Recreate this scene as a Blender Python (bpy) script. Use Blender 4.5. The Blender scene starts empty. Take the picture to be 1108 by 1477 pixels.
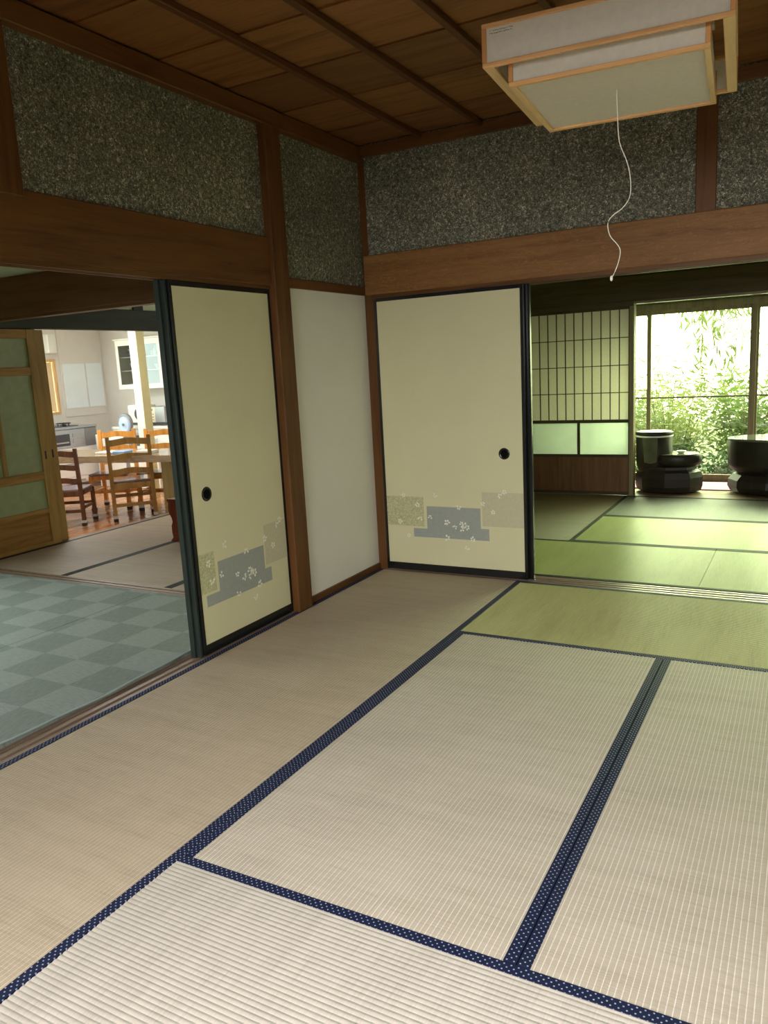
import bpy, math, random
import numpy as np
from mathutils import Vector, Matrix

S = bpy.context.scene
COL = S.collection
PI = math.pi
rnd = random.Random(7)

# ---------------------------------------------------------------- camera
cam = bpy.data.objects.new('camera', bpy.data.cameras.new('camera'))
COL.objects.link(cam)
cr = Vector((0.87782141, 0.47610709, -0.05245585))
cu = Vector((-0.04239718, 0.18631623, 0.98157462))
cf = Vector((-0.47710801, 0.85942324, -0.18373797))
cam.matrix_world = Matrix(((cr.x, cu.x, -cf.x, 2.4243), (cr.y, cu.y, -cf.y, -4.2743), (cr.z, cu.z, -cf.z, 1.2933), (0, 0, 0, 1)))
cam.data.sensor_fit = 'VERTICAL'
cam.data.sensor_height = 36.0
cam.data.lens = 36.0 * 1124.41 / 1477.0
cam.data.clip_start = 0.02
S.camera = cam

# ---------------------------------------------------------------- world, lights, exposure
w = bpy.data.worlds.new('world')
S.world = w
w.use_nodes = True
wn = w.node_tree
bg = wn.nodes['Background']
tc = wn.nodes.new('ShaderNodeTexCoord')
sp = wn.nodes.new('ShaderNodeSeparateXYZ')
rp = wn.nodes.new('ShaderNodeValToRGB')
wn.links.new(tc.outputs['Generated'], sp.inputs[0])
wn.links.new(sp.outputs['Z'], rp.inputs[0])
rp.color_ramp.elements[0].position = 0.0
rp.color_ramp.elements[0].color = (0.62, 0.74, 0.36, 1)
rp.color_ramp.elements[1].position = 0.75
rp.color_ramp.elements[1].color = (0.90, 1.0, 0.70, 1)
wn.links.new(rp.outputs[0], bg.inputs[0])
bg.inputs[1].default_value = 11.0

def area(name, loc, rot, sx, sy, power, color, portal=False, spread=PI):
    l = bpy.data.lights.new(name, 'AREA')
    l.shape = 'RECTANGLE'
    l.size, l.size_y = sx, sy
    l.energy = power
    l.color = color
    l.spread = spread
    l.cycles.is_portal = portal
    o = bpy.data.objects.new(name, l)
    o.location = loc
    o.rotation_euler = rot
    COL.objects.link(o)
    return o

R90 = PI / 2
area('garden_window_portal', (2.35, 4.06, 0.86), (-R90, 0, 0), 3.15, 1.66, 1, (1, 1, 1), portal=True)
area('front_window_daylight', (2.3, -5.30, 1.55), (R90 - 0.72, 0, 0), 3.0, 0.9, 108, (1.0, 0.955, 0.965), spread=2.0)
area('garden_sky_fill', (2.2, 7.6, 3.3), (-R90 + 0.28, 0, 0), 6.0, 2.6, 600, (0.82, 1.0, 0.50), spread=1.7)  # added light above the view, extra to the world sky
area('left_room_window_daylight', (-3.1, -2.6, 1.2), (R90 - 0.7, 0, -R90), 2.2, 1.1, 48, (0.90, 1.0, 0.93), spread=2.0)
area('kitchen_window_daylight', (-7.35, 2.3, 1.45), (R90, 0, -R90), 1.4, 1.0, 55, (0.66, 0.82, 1.0))
area('kitchen_fill', (-4.9, 1.6, 2.1), (0, 0, 0), 1.6, 1.6, 62, (0.98, 0.93, 0.92))  # added to brighten the kitchen, no real lamp known here
area('beige_room_fill', (-1.5, 2.6, 1.7), (-R90 * 0.75, 0, 0), 1.6, 1.0, 11, (1.0, 0.98, 0.85))  # added inside the closed room to brighten the pale mats

S.view_settings.view_transform = 'Standard'
S.view_settings.look = 'None'
S.view_settings.gamma = 1
S.view_settings.use_curve_mapping = False
S.view_settings.exposure = 0.0
cy = S.cycles
cy.max_bounces = 10
cy.diffuse_bounces = 6
cy.glossy_bounces = 4
cy.transparent_max_bounces = 16
cy.transmission_bounces = 4
cy.sample_clamp_indirect = 6.0
cy.caustics_reflective = False
cy.caustics_refractive = False
cy.use_denoising = True
cy.use_adaptive_sampling = False

# ---------------------------------------------------------------- materials
def mat(name):
    m = bpy.data.materials.new(name)
    m.use_nodes = True
    nt = m.node_tree
    b = nt.nodes['Principled BSDF']
    return m, nt, b

def N(nt, t, **kw):
    n = nt.nodes.new(t)
    for k, v in kw.items():
        setattr(n, k, v)
    return n

def M_(nt, op, a, b=None, c=None):
    n = nt.nodes.new('ShaderNodeMath')
    n.operation = op
    for i, v in enumerate((a, b, c)):
        if v is None:
            continue
        if isinstance(v, (int, float)):
            n.inputs[i].default_value = v
        else:
            nt.links.new(v, n.inputs[i])
    return n.outputs[0]

def ramp(nt, src, stops, interp='LINEAR'):
    r = nt.nodes.new('ShaderNodeValToRGB')
    r.color_ramp.interpolation = interp
    e = r.color_ramp.elements
    while len(e) < len(stops):
        e.new(0.5)
    for i, (p, c) in enumerate(stops):
        e[i].position = p
        e[i].color = tuple(c) + (1,)
    nt.links.new(src, r.inputs[0])
    return r.outputs[0]

def coords(nt, scale=(1, 1, 1), rot=(0, 0, 0), kind='Object'):
    t = nt.nodes.new('ShaderNodeTexCoord')
    m = nt.nodes.new('ShaderNodeMapping')
    m.inputs['Scale'].default_value = scale
    m.inputs['Rotation'].default_value = rot
    nt.links.new(t.outputs[kind], m.inputs[0])
    return m.outputs[0]

def noise(nt, vec, scale, detail=3, rough=0.55, dist=0.0):
    n = nt.nodes.new('ShaderNodeTexNoise')
    n.inputs['Scale'].default_value = scale
    n.inputs['Detail'].default_value = detail
    n.inputs['Roughness'].default_value = rough
    n.inputs['Distortion'].default_value = dist
    nt.links.new(vec, n.inputs['Vector'])
    return n.outputs['Fac']

def bump(nt, b, h, dist, strength=1.0):
    n = nt.nodes.new('ShaderNodeBump')
    n.inputs['Distance'].default_value = dist
    n.inputs['Strength'].default_value = strength
    nt.links.new(h, n.inputs['Height'])
    nt.links.new(n.outputs[0], b.inputs['Normal'])

def plain(name, c, rough=0.5, metal=0.0, var=0.12, sc=6, spec=0.5, bmp=0.0):
    m, nt, b = mat(name)
    f = noise(nt, coords(nt), sc, 4)
    d = tuple(x * (1 - var) for x in c)
    l = tuple(min(1, x * (1 + var)) for x in c)
    nt.links.new(ramp(nt, f, [(0.3, d), (0.7, l)]), b.inputs['Base Color'])
    b.inputs['Roughness'].default_value = rough
    b.inputs['Metallic'].default_value = metal
    b.inputs['Specular IOR Level'].default_value = spec
    if bmp:
        bump(nt, b, noise(nt, coords(nt), sc * 20, 2), bmp)
    return m

def wood(name, c, c2, axis='x', rough=0.45, grain=1.0, spec=0.3, fig=0.0, vary=0.0):
    """c base colour, c2 darker grain; axis = direction the grain runs."""
    m, nt, b = mat(name)
    s = {'x': (0.7, 9, 9), 'y': (9, 0.7, 9), 'z': (9, 9, 0.7)}[axis]
    v = coords(nt, s)
    n1 = noise(nt, v, 2.2 * grain, 5, 0.6, 0.6)
    n2 = noise(nt, v, 11 * grain, 3, 0.6)
    n3 = noise(nt, coords(nt, tuple(x ** 0.5 for x in s)), 0.9, 2)
    f = M_(nt, 'ADD', M_(nt, 'MULTIPLY', n1, 0.55), M_(nt, 'ADD', M_(nt, 'MULTIPLY', n2, 0.2), M_(nt, 'MULTIPLY', n3, 0.25)))
    col = ramp(nt, f, [(0.36, c2), (0.5, c), (0.66, tuple(min(1, x * 1.25) for x in c))])
    if fig:
        wv = noise(nt, coords(nt, {'x': (1.6, 9, 9), 'y': (9, 1.6, 9), 'z': (9, 9, 1.6)}[axis]), 2.6, 4, 0.6, 2.5)
        k = M_(nt, 'ABSOLUTE', M_(nt, 'SUBTRACT', wv, 0.52))
        k = ramp(nt, k, [(0.0, (fig,) * 3), (0.02, (0, 0, 0))])
        mx = N(nt, 'ShaderNodeMix', data_type='RGBA')
        nt.links.new(k, mx.inputs[0])
        nt.links.new(col, mx.inputs[6])
        mx.inputs[7].default_value = tuple(min(1, x * 2.2) for x in c) + (1,)
        col = mx.outputs[2]
    if vary:
        oi = N(nt, 'ShaderNodeObjectInfo')
        hs = N(nt, 'ShaderNodeHueSaturation')
        nt.links.new(M_(nt, 'ADD', M_(nt, 'MULTIPLY', oi.outputs['Random'], vary), 1 - vary / 2), hs.inputs['Value'])
        nt.links.new(col, hs.inputs['Color'])
        col = hs.outputs[0]
    nt.links.new(col, b.inputs['Base Color'])
    b.inputs['Roughness'].default_value = rough
    b.inputs['Specular IOR Level'].default_value = spec
    bump(nt, b, n2, 0.0006)
    return m

def glass_mat(name, tint=(1, 1, 1), refl=0.08, frost=0.0):
    m, nt, b = mat(name)
    nt.nodes.remove(b)
    out = nt.nodes['Material Output']
    tr = N(nt, 'ShaderNodeBsdfTransparent')
    tr.inputs[0].default_value = tint + (1,)
    gl = N(nt, 'ShaderNodeBsdfGlossy')
    gl.inputs['Roughness'].default_value = 0.03
    mx = N(nt, 'ShaderNodeMixShader')
    lw = N(nt, 'ShaderNodeLayerWeight')
    fz = M_(nt, 'ADD', M_(nt, 'MULTIPLY', M_(nt, 'POWER', lw.outputs['Facing'], 4.0), 0.5), 0.03)
    nt.links.new(fz, mx.inputs[0])
    nt.links.new(tr.outputs[0], mx.inputs[1])
    nt.links.new(gl.outputs[0], mx.inputs[2])
    nt.links.new(mx.outputs[0], out.inputs[0])
    return m

def paper_mat(name, c, trans=0.5, sc=60):
    m, nt, b = mat(name)
    out = nt.nodes['Material Output']
    f = noise(nt, coords(nt), sc, 4)
    col = ramp(nt, f, [(0.3, tuple(x * 0.93 for x in c)), (0.7, c)])
    nt.links.new(col, b.inputs['Base Color'])
    b.inputs['Roughness'].default_value = 0.7
    tl = N(nt, 'ShaderNodeBsdfTranslucent')
    nt.links.new(col, tl.inputs[0])
    mx = N(nt, 'ShaderNodeMixShader')
    mx.inputs[0].default_value = trans
    nt.links.new(b.outputs[0], mx.inputs[1])
    nt.links.new(tl.outputs[0], mx.inputs[2])
    nt.links.new(mx.outputs[0], out.inputs[0])
    return m

def tatami_mat(name, along, c, c2, line=0.0, ribs=False, spec=0.35, rough=0.5, aniso=0.75, pitch=0.0142):
    """along: axis of the long side; warps run along it, rushes run across it."""
    m, nt, b = mat(name)
    t = N(nt, 'ShaderNodeTexCoord')
    sx = N(nt, 'ShaderNodeSeparateXYZ')
    nt.links.new(t.outputs['Object'], sx.inputs[0])
    L, A = ('X', 'Y') if along == 'x' else ('Y', 'X')
    a, l = sx.outputs[A], sx.outputs[L]
    # rush streaks: stretched along the rushes (axis A)
    vr = coords(nt, (260, 9, 1) if along == 'x' else (9, 260, 1))
    streak = noise(nt, vr, 1.0, 2, 0.6)
    vb = coords(nt, (14, 1.4, 1) if along == 'x' else (1.4, 14, 1))
    big = noise(nt, vb, 1.0, 3, 0.6)
    blot = noise(nt, coords(nt), 2.3, 3, 0.6)
    f = M_(nt, 'ADD', M_(nt, 'MULTIPLY', streak, 0.45), M_(nt, 'ADD', M_(nt, 'MULTIPLY', big, 0.35), M_(nt, 'MULTIPLY', blot, 0.2)))
    col = ramp(nt, f, [(0.33, c2), (0.52, c), (0.7, tuple(min(1, x * 1.12) for x in c))])
    ph = M_(nt, 'FRACT', M_(nt, 'DIVIDE', a, pitch))
    tri = M_(nt, 'ABSOLUTE', M_(nt, 'SUBTRACT', ph, 0.5))       # 0.5 at the warp, 0 at the crown
    warp = M_(nt, 'GREATER_THAN', tri, 0.42)
    if line:
        mx = N(nt, 'ShaderNodeMix', data_type='RGBA')
        k = M_(nt, 'MULTIPLY', warp, M_(nt, 'MULTIPLY', M_(nt, 'ADD', streak, 0.25), line))
        nt.links.new(k, mx.inputs[0])
        nt.links.new(col, mx.inputs[6])
        mx.inputs[7].default_value = (0.86, 0.83, 0.76, 1)
        col = mx.outputs[2]
    nt.links.new(col, b.inputs['Base Color'])
    b.inputs['Roughness'].default_value = rough
    b.inputs['Specular IOR Level'].default_value = spec
    b.inputs['Anisotropic'].default_value = aniso
    tv = N(nt, 'ShaderNodeCombineXYZ')
    tv.inputs[0 if along == 'y' else 1].default_value = 1.0     # tangent along the rushes
    nt.links.new(tv.outputs[0], b.inputs['Tangent'])
    h = streak
    if not ribs:
        h = M_(nt, 'ADD', M_(nt, 'MULTIPLY', streak, 0.35), M_(nt, 'COSINE', M_(nt, 'MULTIPLY', tri, PI)))
        bump(nt, b, h, 0.0012)
    else:
        bump(nt, b, h, 0.0004)
    return m

def border_mat(name, base, dot, p=0.0165):
    m, nt, b = mat(name)
    t = N(nt, 'ShaderNodeTexCoord')
    sx = N(nt, 'ShaderNodeSeparateXYZ')
    nt.links.new(t.outputs['Object'], sx.inputs[0])
    def lattice(off):
        fx = M_(nt, 'SUBTRACT', M_(nt, 'FRACT', M_(nt, 'ADD', M_(nt, 'DIVIDE', sx.outputs['X'], p), off)), 0.5)
        fy = M_(nt, 'SUBTRACT', M_(nt, 'FRACT', M_(nt, 'ADD', M_(nt, 'DIVIDE', sx.outputs['Y'], p), off)), 0.5)
        return M_(nt, 'SQRT', M_(nt, 'ADD', M_(nt, 'MULTIPLY', fx, fx), M_(nt, 'MULTIPLY', fy, fy)))
    d = M_(nt, 'MINIMUM', lattice(0.0), lattice(0.5))
    col = ramp(nt, d, [(0.0, tuple(x * 0.45 for x in dot)), (0.035, tuple(x * 0.6 for x in dot)), (0.055, dot), (0.10, dot), (0.13, base)])
    nt.links.new(col, b.inputs['Base Color'])
    b.inputs['Roughness'].default_value = 0.65
    b.inputs['Specular IOR Level'].default_value = 0.12
    return m

def sand_mat(name):
    m, nt, b = mat(name)
    v = coords(nt)
    n1 = noise(nt, v, 120, 3, 0.7, 1.5)
    n2 = noise(nt, v, 60, 3, 0.6, 1.0)
    n3 = noise(nt, v, 2, 3)
    f = M_(nt, 'ADD', M_(nt, 'MULTIPLY', n1, 0.62), M_(nt, 'ADD', M_(nt, 'MULTIPLY', n2, 0.3), M_(nt, 'MULTIPLY', n3, 0.1)))
    col = ramp(nt, f, [(0.40, (0.04, 0.04, 0.030)), (0.49, (0.13, 0.135, 0.10)), (0.56, (0.24, 0.245, 0.175)), (0.63, (0.85, 0.83, 0.64))])
    nt.links.new(col, b.inputs['Base Color'])
    b.inputs['Roughness'].default_value = 0.75
    b.inputs['Specular IOR Level'].default_value = 0.3
    bump(nt, b, n1, 0.003)
    return m

def carpet_mat(name):
    m, nt, b = mat(name)
    t = N(nt, 'ShaderNodeTexCoord')
    mp = N(nt, 'ShaderNodeMapping')
    mp.inputs['Location'].default_value = (0.13 / 0.2235, 1.455 / 0.237, 0.5)
    mp.inputs['Scale'].default_value = (1 / 0.2235, 1 / 0.237, 1)
    nt.links.new(t.outputs['Object'], mp.inputs[0])
    sx = N(nt, 'ShaderNodeSeparateXYZ')
    nt.links.new(mp.outputs[0], sx.inputs[0])
    px = M_(nt, 'FLOOR', sx.outputs['X'])
    py = M_(nt, 'FLOOR', sx.outputs['Y'])
    par = M_(nt, 'ABSOLUTE', M_(nt, 'MODULO', M_(nt, 'ADD', px, py), 2.0))
    wv = noise(nt, coords(nt, (260, 24, 1), (0, 0, 0.7)), 1.0, 2)
    wv2 = noise(nt, coords(nt, (24, 260, 1), (0, 0, 0.7)), 1.0, 2)
    mxw = N(nt, 'ShaderNodeMix')
    nt.links.new(par, mxw.inputs[0])
    nt.links.new(wv, mxw.inputs[2])
    nt.links.new(wv2, mxw.inputs[3])
    wf = mxw.outputs[0]
    f = M_(nt, 'ADD', M_(nt, 'MULTIPLY', wf, 0.6), M_(nt, 'MULTIPLY', M_(nt, 'GREATER_THAN', par, 0.5), 0.15))
    col = ramp(nt, f, [(0.22, (0.15, 0.18, 0.155)), (0.42, (0.23, 0.265, 0.235)), (0.56, (0.28, 0.315, 0.285)), (0.80, (0.41, 0.45, 0.41))])
    nt.links.new(col, b.inputs['Base Color'])
    b.inputs['Roughness'].default_value = 0.75
    b.inputs['Specular IOR Level'].default_value = 0.3
    bump(nt, b, wf, 0.0015)
    return m

def leaf_mat(name, c, trans=0.5):
    m, nt, b = mat(name)
    out = nt.nodes['Material Output']
    n = noise(nt, coords(nt), 3.0, 3)
    col = ramp(nt, n, [(0.3, tuple(x * 0.55 for x in c)), (0.55, c), (0.75, tuple(min(1, x * 1.5) for x in c))])
    nt.links.new(col, b.inputs['Base Color'])
    b.inputs['Roughness'].default_value = 0.45
    tl = N(nt, 'ShaderNodeBsdfTranslucent')
    nt.links.new(col, tl.inputs[0])
    mx = N(nt, 'ShaderNodeMixShader')
    mx.inputs[0].default_value = trans
    nt.links.new(b.outputs[0], mx.inputs[1])
    nt.links.new(tl.outputs[0], mx.inputs[2])
    nt.links.new(mx.outputs[0], out.inputs[0])
    return m

RB = ((0.135, 0.058, 0.016), (0.075, 0.028, 0.007))
W = {
    'left_x': wood('brown_wood_x', *RB, 'x'), 'left_y': wood('brown_wood_y', *RB, 'y'), 'left_z': wood('brown_wood_z', *RB, 'z'),
    'back': wood('figured_brown_wood', (0.26, 0.130, 0.042), (0.18, 0.08, 0.024), 'x', 0.5, fig=0.35),
    'sill_x': wood('worn_sill_wood_x', (0.23, 0.165, 0.12), (0.12, 0.08, 0.055), 'x', 0.35),
    'sill_y': wood('worn_sill_wood_y', (0.23, 0.165, 0.12), (0.12, 0.08, 0.055), 'y', 0.35),
    'shaded_x': wood('green_shaded_wood_x', (0.045, 0.055, 0.035), (0.022, 0.03, 0.018), 'x', 0.6),  # dark wood, with green light and shade put into the colour
    'shaded_y': wood('green_shaded_wood_y', (0.045, 0.055, 0.035), (0.022, 0.03, 0.018), 'y', 0.6),
    'shaded_z': wood('green_shaded_wood_z', (0.045, 0.055, 0.035), (0.022, 0.03, 0.018), 'z', 0.6),
    'brown_far': wood('dull_brown_wood', (0.07, 0.052, 0.028), (0.035, 0.024, 0.014), 'x', 0.55),
    'panel_z': wood('red_brown_panel_wood', (0.17, 0.085, 0.04), (0.10, 0.045, 0.02), 'z', 0.5),
    'stile_z': wood('door_wood_upright', (0.42, 0.27, 0.085), (0.27, 0.165, 0.05), 'z', 0.4),
    'stile_y': wood('door_wood_rail', (0.42, 0.25, 0.075), (0.27, 0.15, 0.042), 'y', 0.4),
    'door_board': wood('door_board_wood', (0.37, 0.20, 0.055), (0.24, 0.12, 0.03), 'y', 0.4),
    'ceil': wood('ceiling_board_wood', (0.22, 0.095, 0.030), (0.12, 0.048, 0.014), 'x', 0.55, vary=0.5),
    'batten': wood('ceiling_batten_wood', (0.10, 0.038, 0.012), (0.06, 0.02, 0.007), 'y', 0.55),
    'lamp_x': wood('pale_cypress_x', (0.66, 0.38, 0.16), (0.5, 0.26, 0.1), 'x', 0.4),
    'lamp_y': wood('pale_cypress_y', (0.66, 0.46, 0.22), (0.5, 0.33, 0.14), 'y', 0.4),
    'lamp_z': wood('pale_cypress_z', (0.60, 0.30, 0.11), (0.45, 0.2, 0.07), 'z', 0.4),
    'chair': wood('honey_pine', (0.42, 0.27, 0.09), (0.29, 0.165, 0.045), 'z', 0.3),
    'chair_or': wood('orange_pine', (0.72, 0.34, 0.07), (0.5, 0.2, 0.035), 'z', 0.3),
    'chair_dk': wood('dark_walnut', (0.15, 0.065, 0.03), (0.08, 0.03, 0.015), 'z', 0.25),
    'table': wood('slab_wood', (0.34, 0.25, 0.13), (0.2, 0.13, 0.06), 'x', 0.10, spec=0.9),
    'slab_leg': wood('slab_leg_wood', (0.30, 0.25, 0.10), (0.2, 0.15, 0.05), 'z', 0.5),
    'kfloor': wood('kitchen_plank_wood', (0.42, 0.19, 0.075), (0.27, 0.10, 0.035), 'y', 0.16, vary=0.5),
    'engawa': wood('veranda_plank_wood', (0.20, 0.13, 0.07), (0.12, 0.07, 0.035), 'x', 0.35),
    'red': wood('red_lacquer_wood', (0.20, 0.045, 0.018), (0.10, 0.02, 0.008), 'z', 0.3),
    'stump': wood('black_stump_wood', (0.022, 0.018, 0.013), (0.010, 0.008, 0.006), 'z', 0.4),
    'window': wood('olive_window_wood', (0.22, 0.19, 0.10), (0.13, 0.11, 0.06), 'z', 0.5),
    'pale': wood('pale_window_wood', (0.75, 0.48, 0.22), (0.6, 0.36, 0.15), 'z', 0.4),
}
BLACK = plain('black_lacquer', (0.008, 0.009, 0.009), 0.22)
EDGE = wood('lit_edge_lacquer', (0.030, 0.042, 0.036), (0.016, 0.022, 0.019), 'z', 0.3)  # greenish light on the door edges put into the lacquer colour
FUSUMA = plain('cream_fusuma_paper', (0.72, 0.71, 0.45), 0.6, var=0.02, sc=3, spec=0.35)
PANELW = plain('white_wall_board', (0.82, 0.84, 0.74), 0.35, var=0.02, sc=3, spec=0.4)
P_YEL = plain('speckled_gold_print', (0.55, 0.56, 0.32), 0.6, var=0.28, sc=130)
P_BLUE = plain('grey_blue_print', (0.36, 0.40, 0.36), 0.6, var=0.05, sc=40)
P_BEI = plain('beige_print', (0.60, 0.58, 0.39), 0.6, var=0.05, sc=60)
P_WHITE = plain('blossom_white_print', (0.88, 0.90, 0.76), 0.6, var=0.03)
P_PALE = plain('blossom_pale_print', (0.80, 0.80, 0.62), 0.6, var=0.03)
SAND = sand_mat('dark_speckled_sand_plaster')
PLASTER = plain('pale_green_plaster', (0.74, 0.84, 0.60), 0.8, var=0.04)
PLAIN_WALL = plain('plain_plaster', (0.62, 0.62, 0.52), 0.8, var=0.04)
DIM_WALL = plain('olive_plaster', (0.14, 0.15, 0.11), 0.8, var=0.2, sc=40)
KWALL = plain('kitchen_warm_white', (0.78, 0.74, 0.70), 0.5, var=0.02)
KGLOSS = plain('glossy_white_panel', (0.86, 0.93, 1.0), 0.08, var=0.02)
WHITE = plain('white_enamel', (0.82, 0.81, 0.77), 0.35, var=0.02)
WHITE2 = plain('white_painted_wood', (0.86, 0.83, 0.75), 0.45, var=0.02)
STEEL = plain('brushed_grey_steel', (0.42, 0.43, 0.45), 0.35, 0.6, var=0.06)
DKGREY = plain('dark_grey_plastic', (0.06, 0.06, 0.065), 0.4)
MIDGREY = plain('mid_grey_plastic', (0.25, 0.25, 0.26), 0.4)
CREAM = plain('cream_plastic', (0.75, 0.70, 0.50), 0.4, var=0.03)
SILVER = plain('silver_grey_plastic', (0.38, 0.38, 0.38), 0.3, 0.3, var=0.05)
PALEBLUE = plain('pale_blue_glaze', (0.50, 0.62, 0.80), 0.15, var=0.03)
BLUE = plain('blue_print', (0.25, 0.42, 0.72), 0.4)
PORCELAIN = plain('white_porcelain', (0.75, 0.75, 0.72), 0.2, var=0.03)
IRON = plain('black_iron', (0.02, 0.02, 0.02), 0.45)
SOCK = plain('dark_sock_knit', (0.03, 0.03, 0.035), 0.8)
SOCKW = plain('white_sock_knit', (0.65, 0.66, 0.68), 0.8)
RUG = plain('mauve_carpet', (0.42, 0.20, 0.34), 0.9, var=0.3, sc=90)
PULLC = plain('matt_black_cup', (0.004, 0.004, 0.004), 0.9, spec=0.1)
PAPERW = plain('white_screen_paper', (0.8, 0.8, 0.75), 0.7, var=0.03)
CORD = plain('cream_cord', (0.80, 0.78, 0.66), 0.5, var=0.03)
CLOTH = plain('olive_cloth', (0.10, 0.11, 0.06), 0.9, var=0.35, sc=8)
BINDING = plain('carpet_binding', (0.30, 0.37, 0.35), 0.7, var=0.1)
SOIL = plain('garden_soil', (0.09, 0.10, 0.045), 0.9, var=0.4, sc=5)
CARPET = carpet_mat('checked_blue_green_carpet')
LAMPPAPER = paper_mat('white_lamp_paper', (0.93, 0.91, 0.82), 0.45)
SHOJI = paper_mat('shoji_paper', (0.86, 0.84, 0.74), 0.4)
GLASS = glass_mat('clear_glass')
FROST = plain('frosted_green_glass', (0.36, 0.43, 0.23), 0.3, var=0.10, sc=14, bmp=0.002)
FROSTP = paper_mat('pale_frosted_glass', (0.82, 0.88, 0.80), 0.55, 8)
CABGLASS = glass_mat('cabinet_glass', (0.75, 0.78, 0.78))
NAVY = border_mat('navy_dotted_border', (0.009, 0.014, 0.042), (0.38, 0.42, 0.58))
DKBORDER = border_mat('dark_green_dotted_border', (0.012, 0.016, 0.013), (0.10, 0.12, 0.09))
PRINTINK = plain('faded_grey_ink', (0.30, 0.28, 0.24), 0.7)
LEAFS = [leaf_mat('mid_green_leaf', (0.10, 0.15, 0.04)), leaf_mat('yellow_green_leaf', (0.17, 0.21, 0.06)),
         leaf_mat('deep_green_leaf', (0.035, 0.07, 0.03)), leaf_mat('pale_drooping_leaf', (0.12, 0.16, 0.05))]
STEM = plain('brown_stem', (0.12, 0.09, 0.04), 0.8)

# ---------------------------------------------------------------- mesh helpers
class MB:
    def __init__(s):
        s.v = []; s.f = []; s.sm = []
    def add(s, vs, fs, smooth=False):
        o = len(s.v)
        s.v += [tuple(v) for v in vs]
        s.f += [tuple(i + o for i in f) for f in fs]
        s.sm += [smooth] * len(fs)
        return s
    def box(s, x0, x1, y0, y1, z0, z1, c=0.0):
        if c <= 0:
            vs = [(x, y, z) for z in (z0, z1) for y in (y0, y1) for x in (x0, x1)]
            return s.add(vs, [(0, 2, 3, 1), (4, 5, 7, 6), (0, 1, 5, 4), (2, 6, 7, 3), (0, 4, 6, 2), (1, 3, 7, 5)])
        X = (x0, x1); Y = (y0, y1); Z = (z0, z1)
        vs = []
        idx = {}
        for i in (0, 1):
            for j in (0, 1):
                for k in (0, 1):
                    sx, sy, sz = (c if i == 0 else -c), (c if j == 0 else -c), (c if k == 0 else -c)
                    idx[i, j, k] = len(vs)
                    vs += [(X[i], Y[j] + sy, Z[k] + sz), (X[i] + sx, Y[j], Z[k] + sz), (X[i] + sx, Y[j] + sy, Z[k])]
        g = lambda i, j, k, a: idx[i, j, k] + a
        fs = []
        for i in (0, 1):
            q = [g(i, 0, 0, 0), g(i, 1, 0, 0), g(i, 1, 1, 0), g(i, 0, 1, 0)]
            fs.append(tuple(q if i else q[::-1]))
            q = [g(0, i, 0, 1), g(1, i, 0, 1), g(1, i, 1, 1), g(0, i, 1, 1)]
            fs.append(tuple(q if not i else q[::-1]))
            q = [g(0, 0, i, 2), g(1, 0, i, 2), g(1, 1, i, 2), g(0, 1, i, 2)]
            fs.append(tuple(q if i else q[::-1]))
        for a in (0, 1):
            for b in (0, 1):
                q = [g(0, a, b, 1), g(1, a, b, 1), g(1, a, b, 2), g(0, a, b, 2)]
                fs.append(tuple(q if (a == b) else q[::-1]))
                q = [g(a, 0, b, 0), g(a, 1, b, 0), g(a, 1, b, 2), g(a, 0, b, 2)]
                fs.append(tuple(q[::-1] if (a == b) else q))
                q = [g(a, b, 0, 0), g(a, b, 1, 0), g(a, b, 1, 1), g(a, b, 0, 1)]
                fs.append(tuple(q if (a == b) else q[::-1]))
        for i in (0, 1):
            for j in (0, 1):
                for k in (0, 1):
                    q = (g(i, j, k, 0), g(i, j, k, 1), g(i, j, k, 2))
                    fs.append(q if (i + j + k) % 2 else q[::-1])
        return s.add(vs, fs)
    def tube(s, pts, r, n=8, smooth=True, cap=True):
        pts = [Vector(p) for p in pts]
        rs = r if isinstance(r, (list, tuple)) else [r] * len(pts)
        vs, fs = [], []
        for i, p in enumerate(pts):
            t = (pts[min(i + 1, len(pts) - 1)] - pts[max(i - 1, 0)]).normalized()
            a = Vector((0, 0, 1)) if abs(t.z) < 0.9 else Vector((1, 0, 0))
            u = t.cross(a).normalized(); v = t.cross(u)
            for k in range(n):
                an = 2 * PI * k / n
                vs.append(p + (u * math.cos(an) + v * math.sin(an)) * rs[i])
        for i in range(len(pts) - 1):
            for k in range(n):
                a, b = i * n + k, i * n + (k + 1) % n
                fs.append((a, b, b + n, a + n))
        s.add(vs, fs, smooth)
        if cap:
            s.add(vs[:n], [tuple(range(n))[::-1]])
            s.add(vs[-n:], [tuple(range(n))])
        return s
    def lathe(s, prof, cx=0, cy=0, n=24, sx=1, sy=1, smooth=True, wob=None):
        vs, fs = [], []
        for (r, z) in prof:
            for k in range(n):
                an = 2 * PI * k / n
                q = r * (wob(an, z) if wob else 1)
                vs.append((cx + q * sx * math.cos(an), cy + q * sy * math.sin(an), z))
        for i in range(len(prof) - 1):
            for k in range(n):
                a, b = i * n + k, i * n + (k + 1) % n
                fs.append((a, b, b + n, a + n))
        s.add(vs, fs, smooth)
        s.add(vs[:n], [tuple(range(n))[::-1]])
        s.add(vs[-n:], [tuple(range(n))])
        return s
    def prism(s, poly, axis, a0, a1):
        """poly: 2-D outline; axis: extrusion axis ('x' -> poly in yz, 'y' -> xz, 'z' -> xy)."""
        def P(u, v, a):
            return {'x': (a, u, v), 'y': (u, a, v), 'z': (u, v, a)}[axis]
        n = len(poly)
        vs = [P(u, v, a0) for u, v in poly] + [P(u, v, a1) for u, v in poly]
        fs = [(i, (i + 1) % n, (i + 1) % n + n, i + n) for i in range(n)] + [tuple(range(n))[::-1], tuple(range(n, 2 * n))]
        return s.add(vs, fs)
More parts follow.
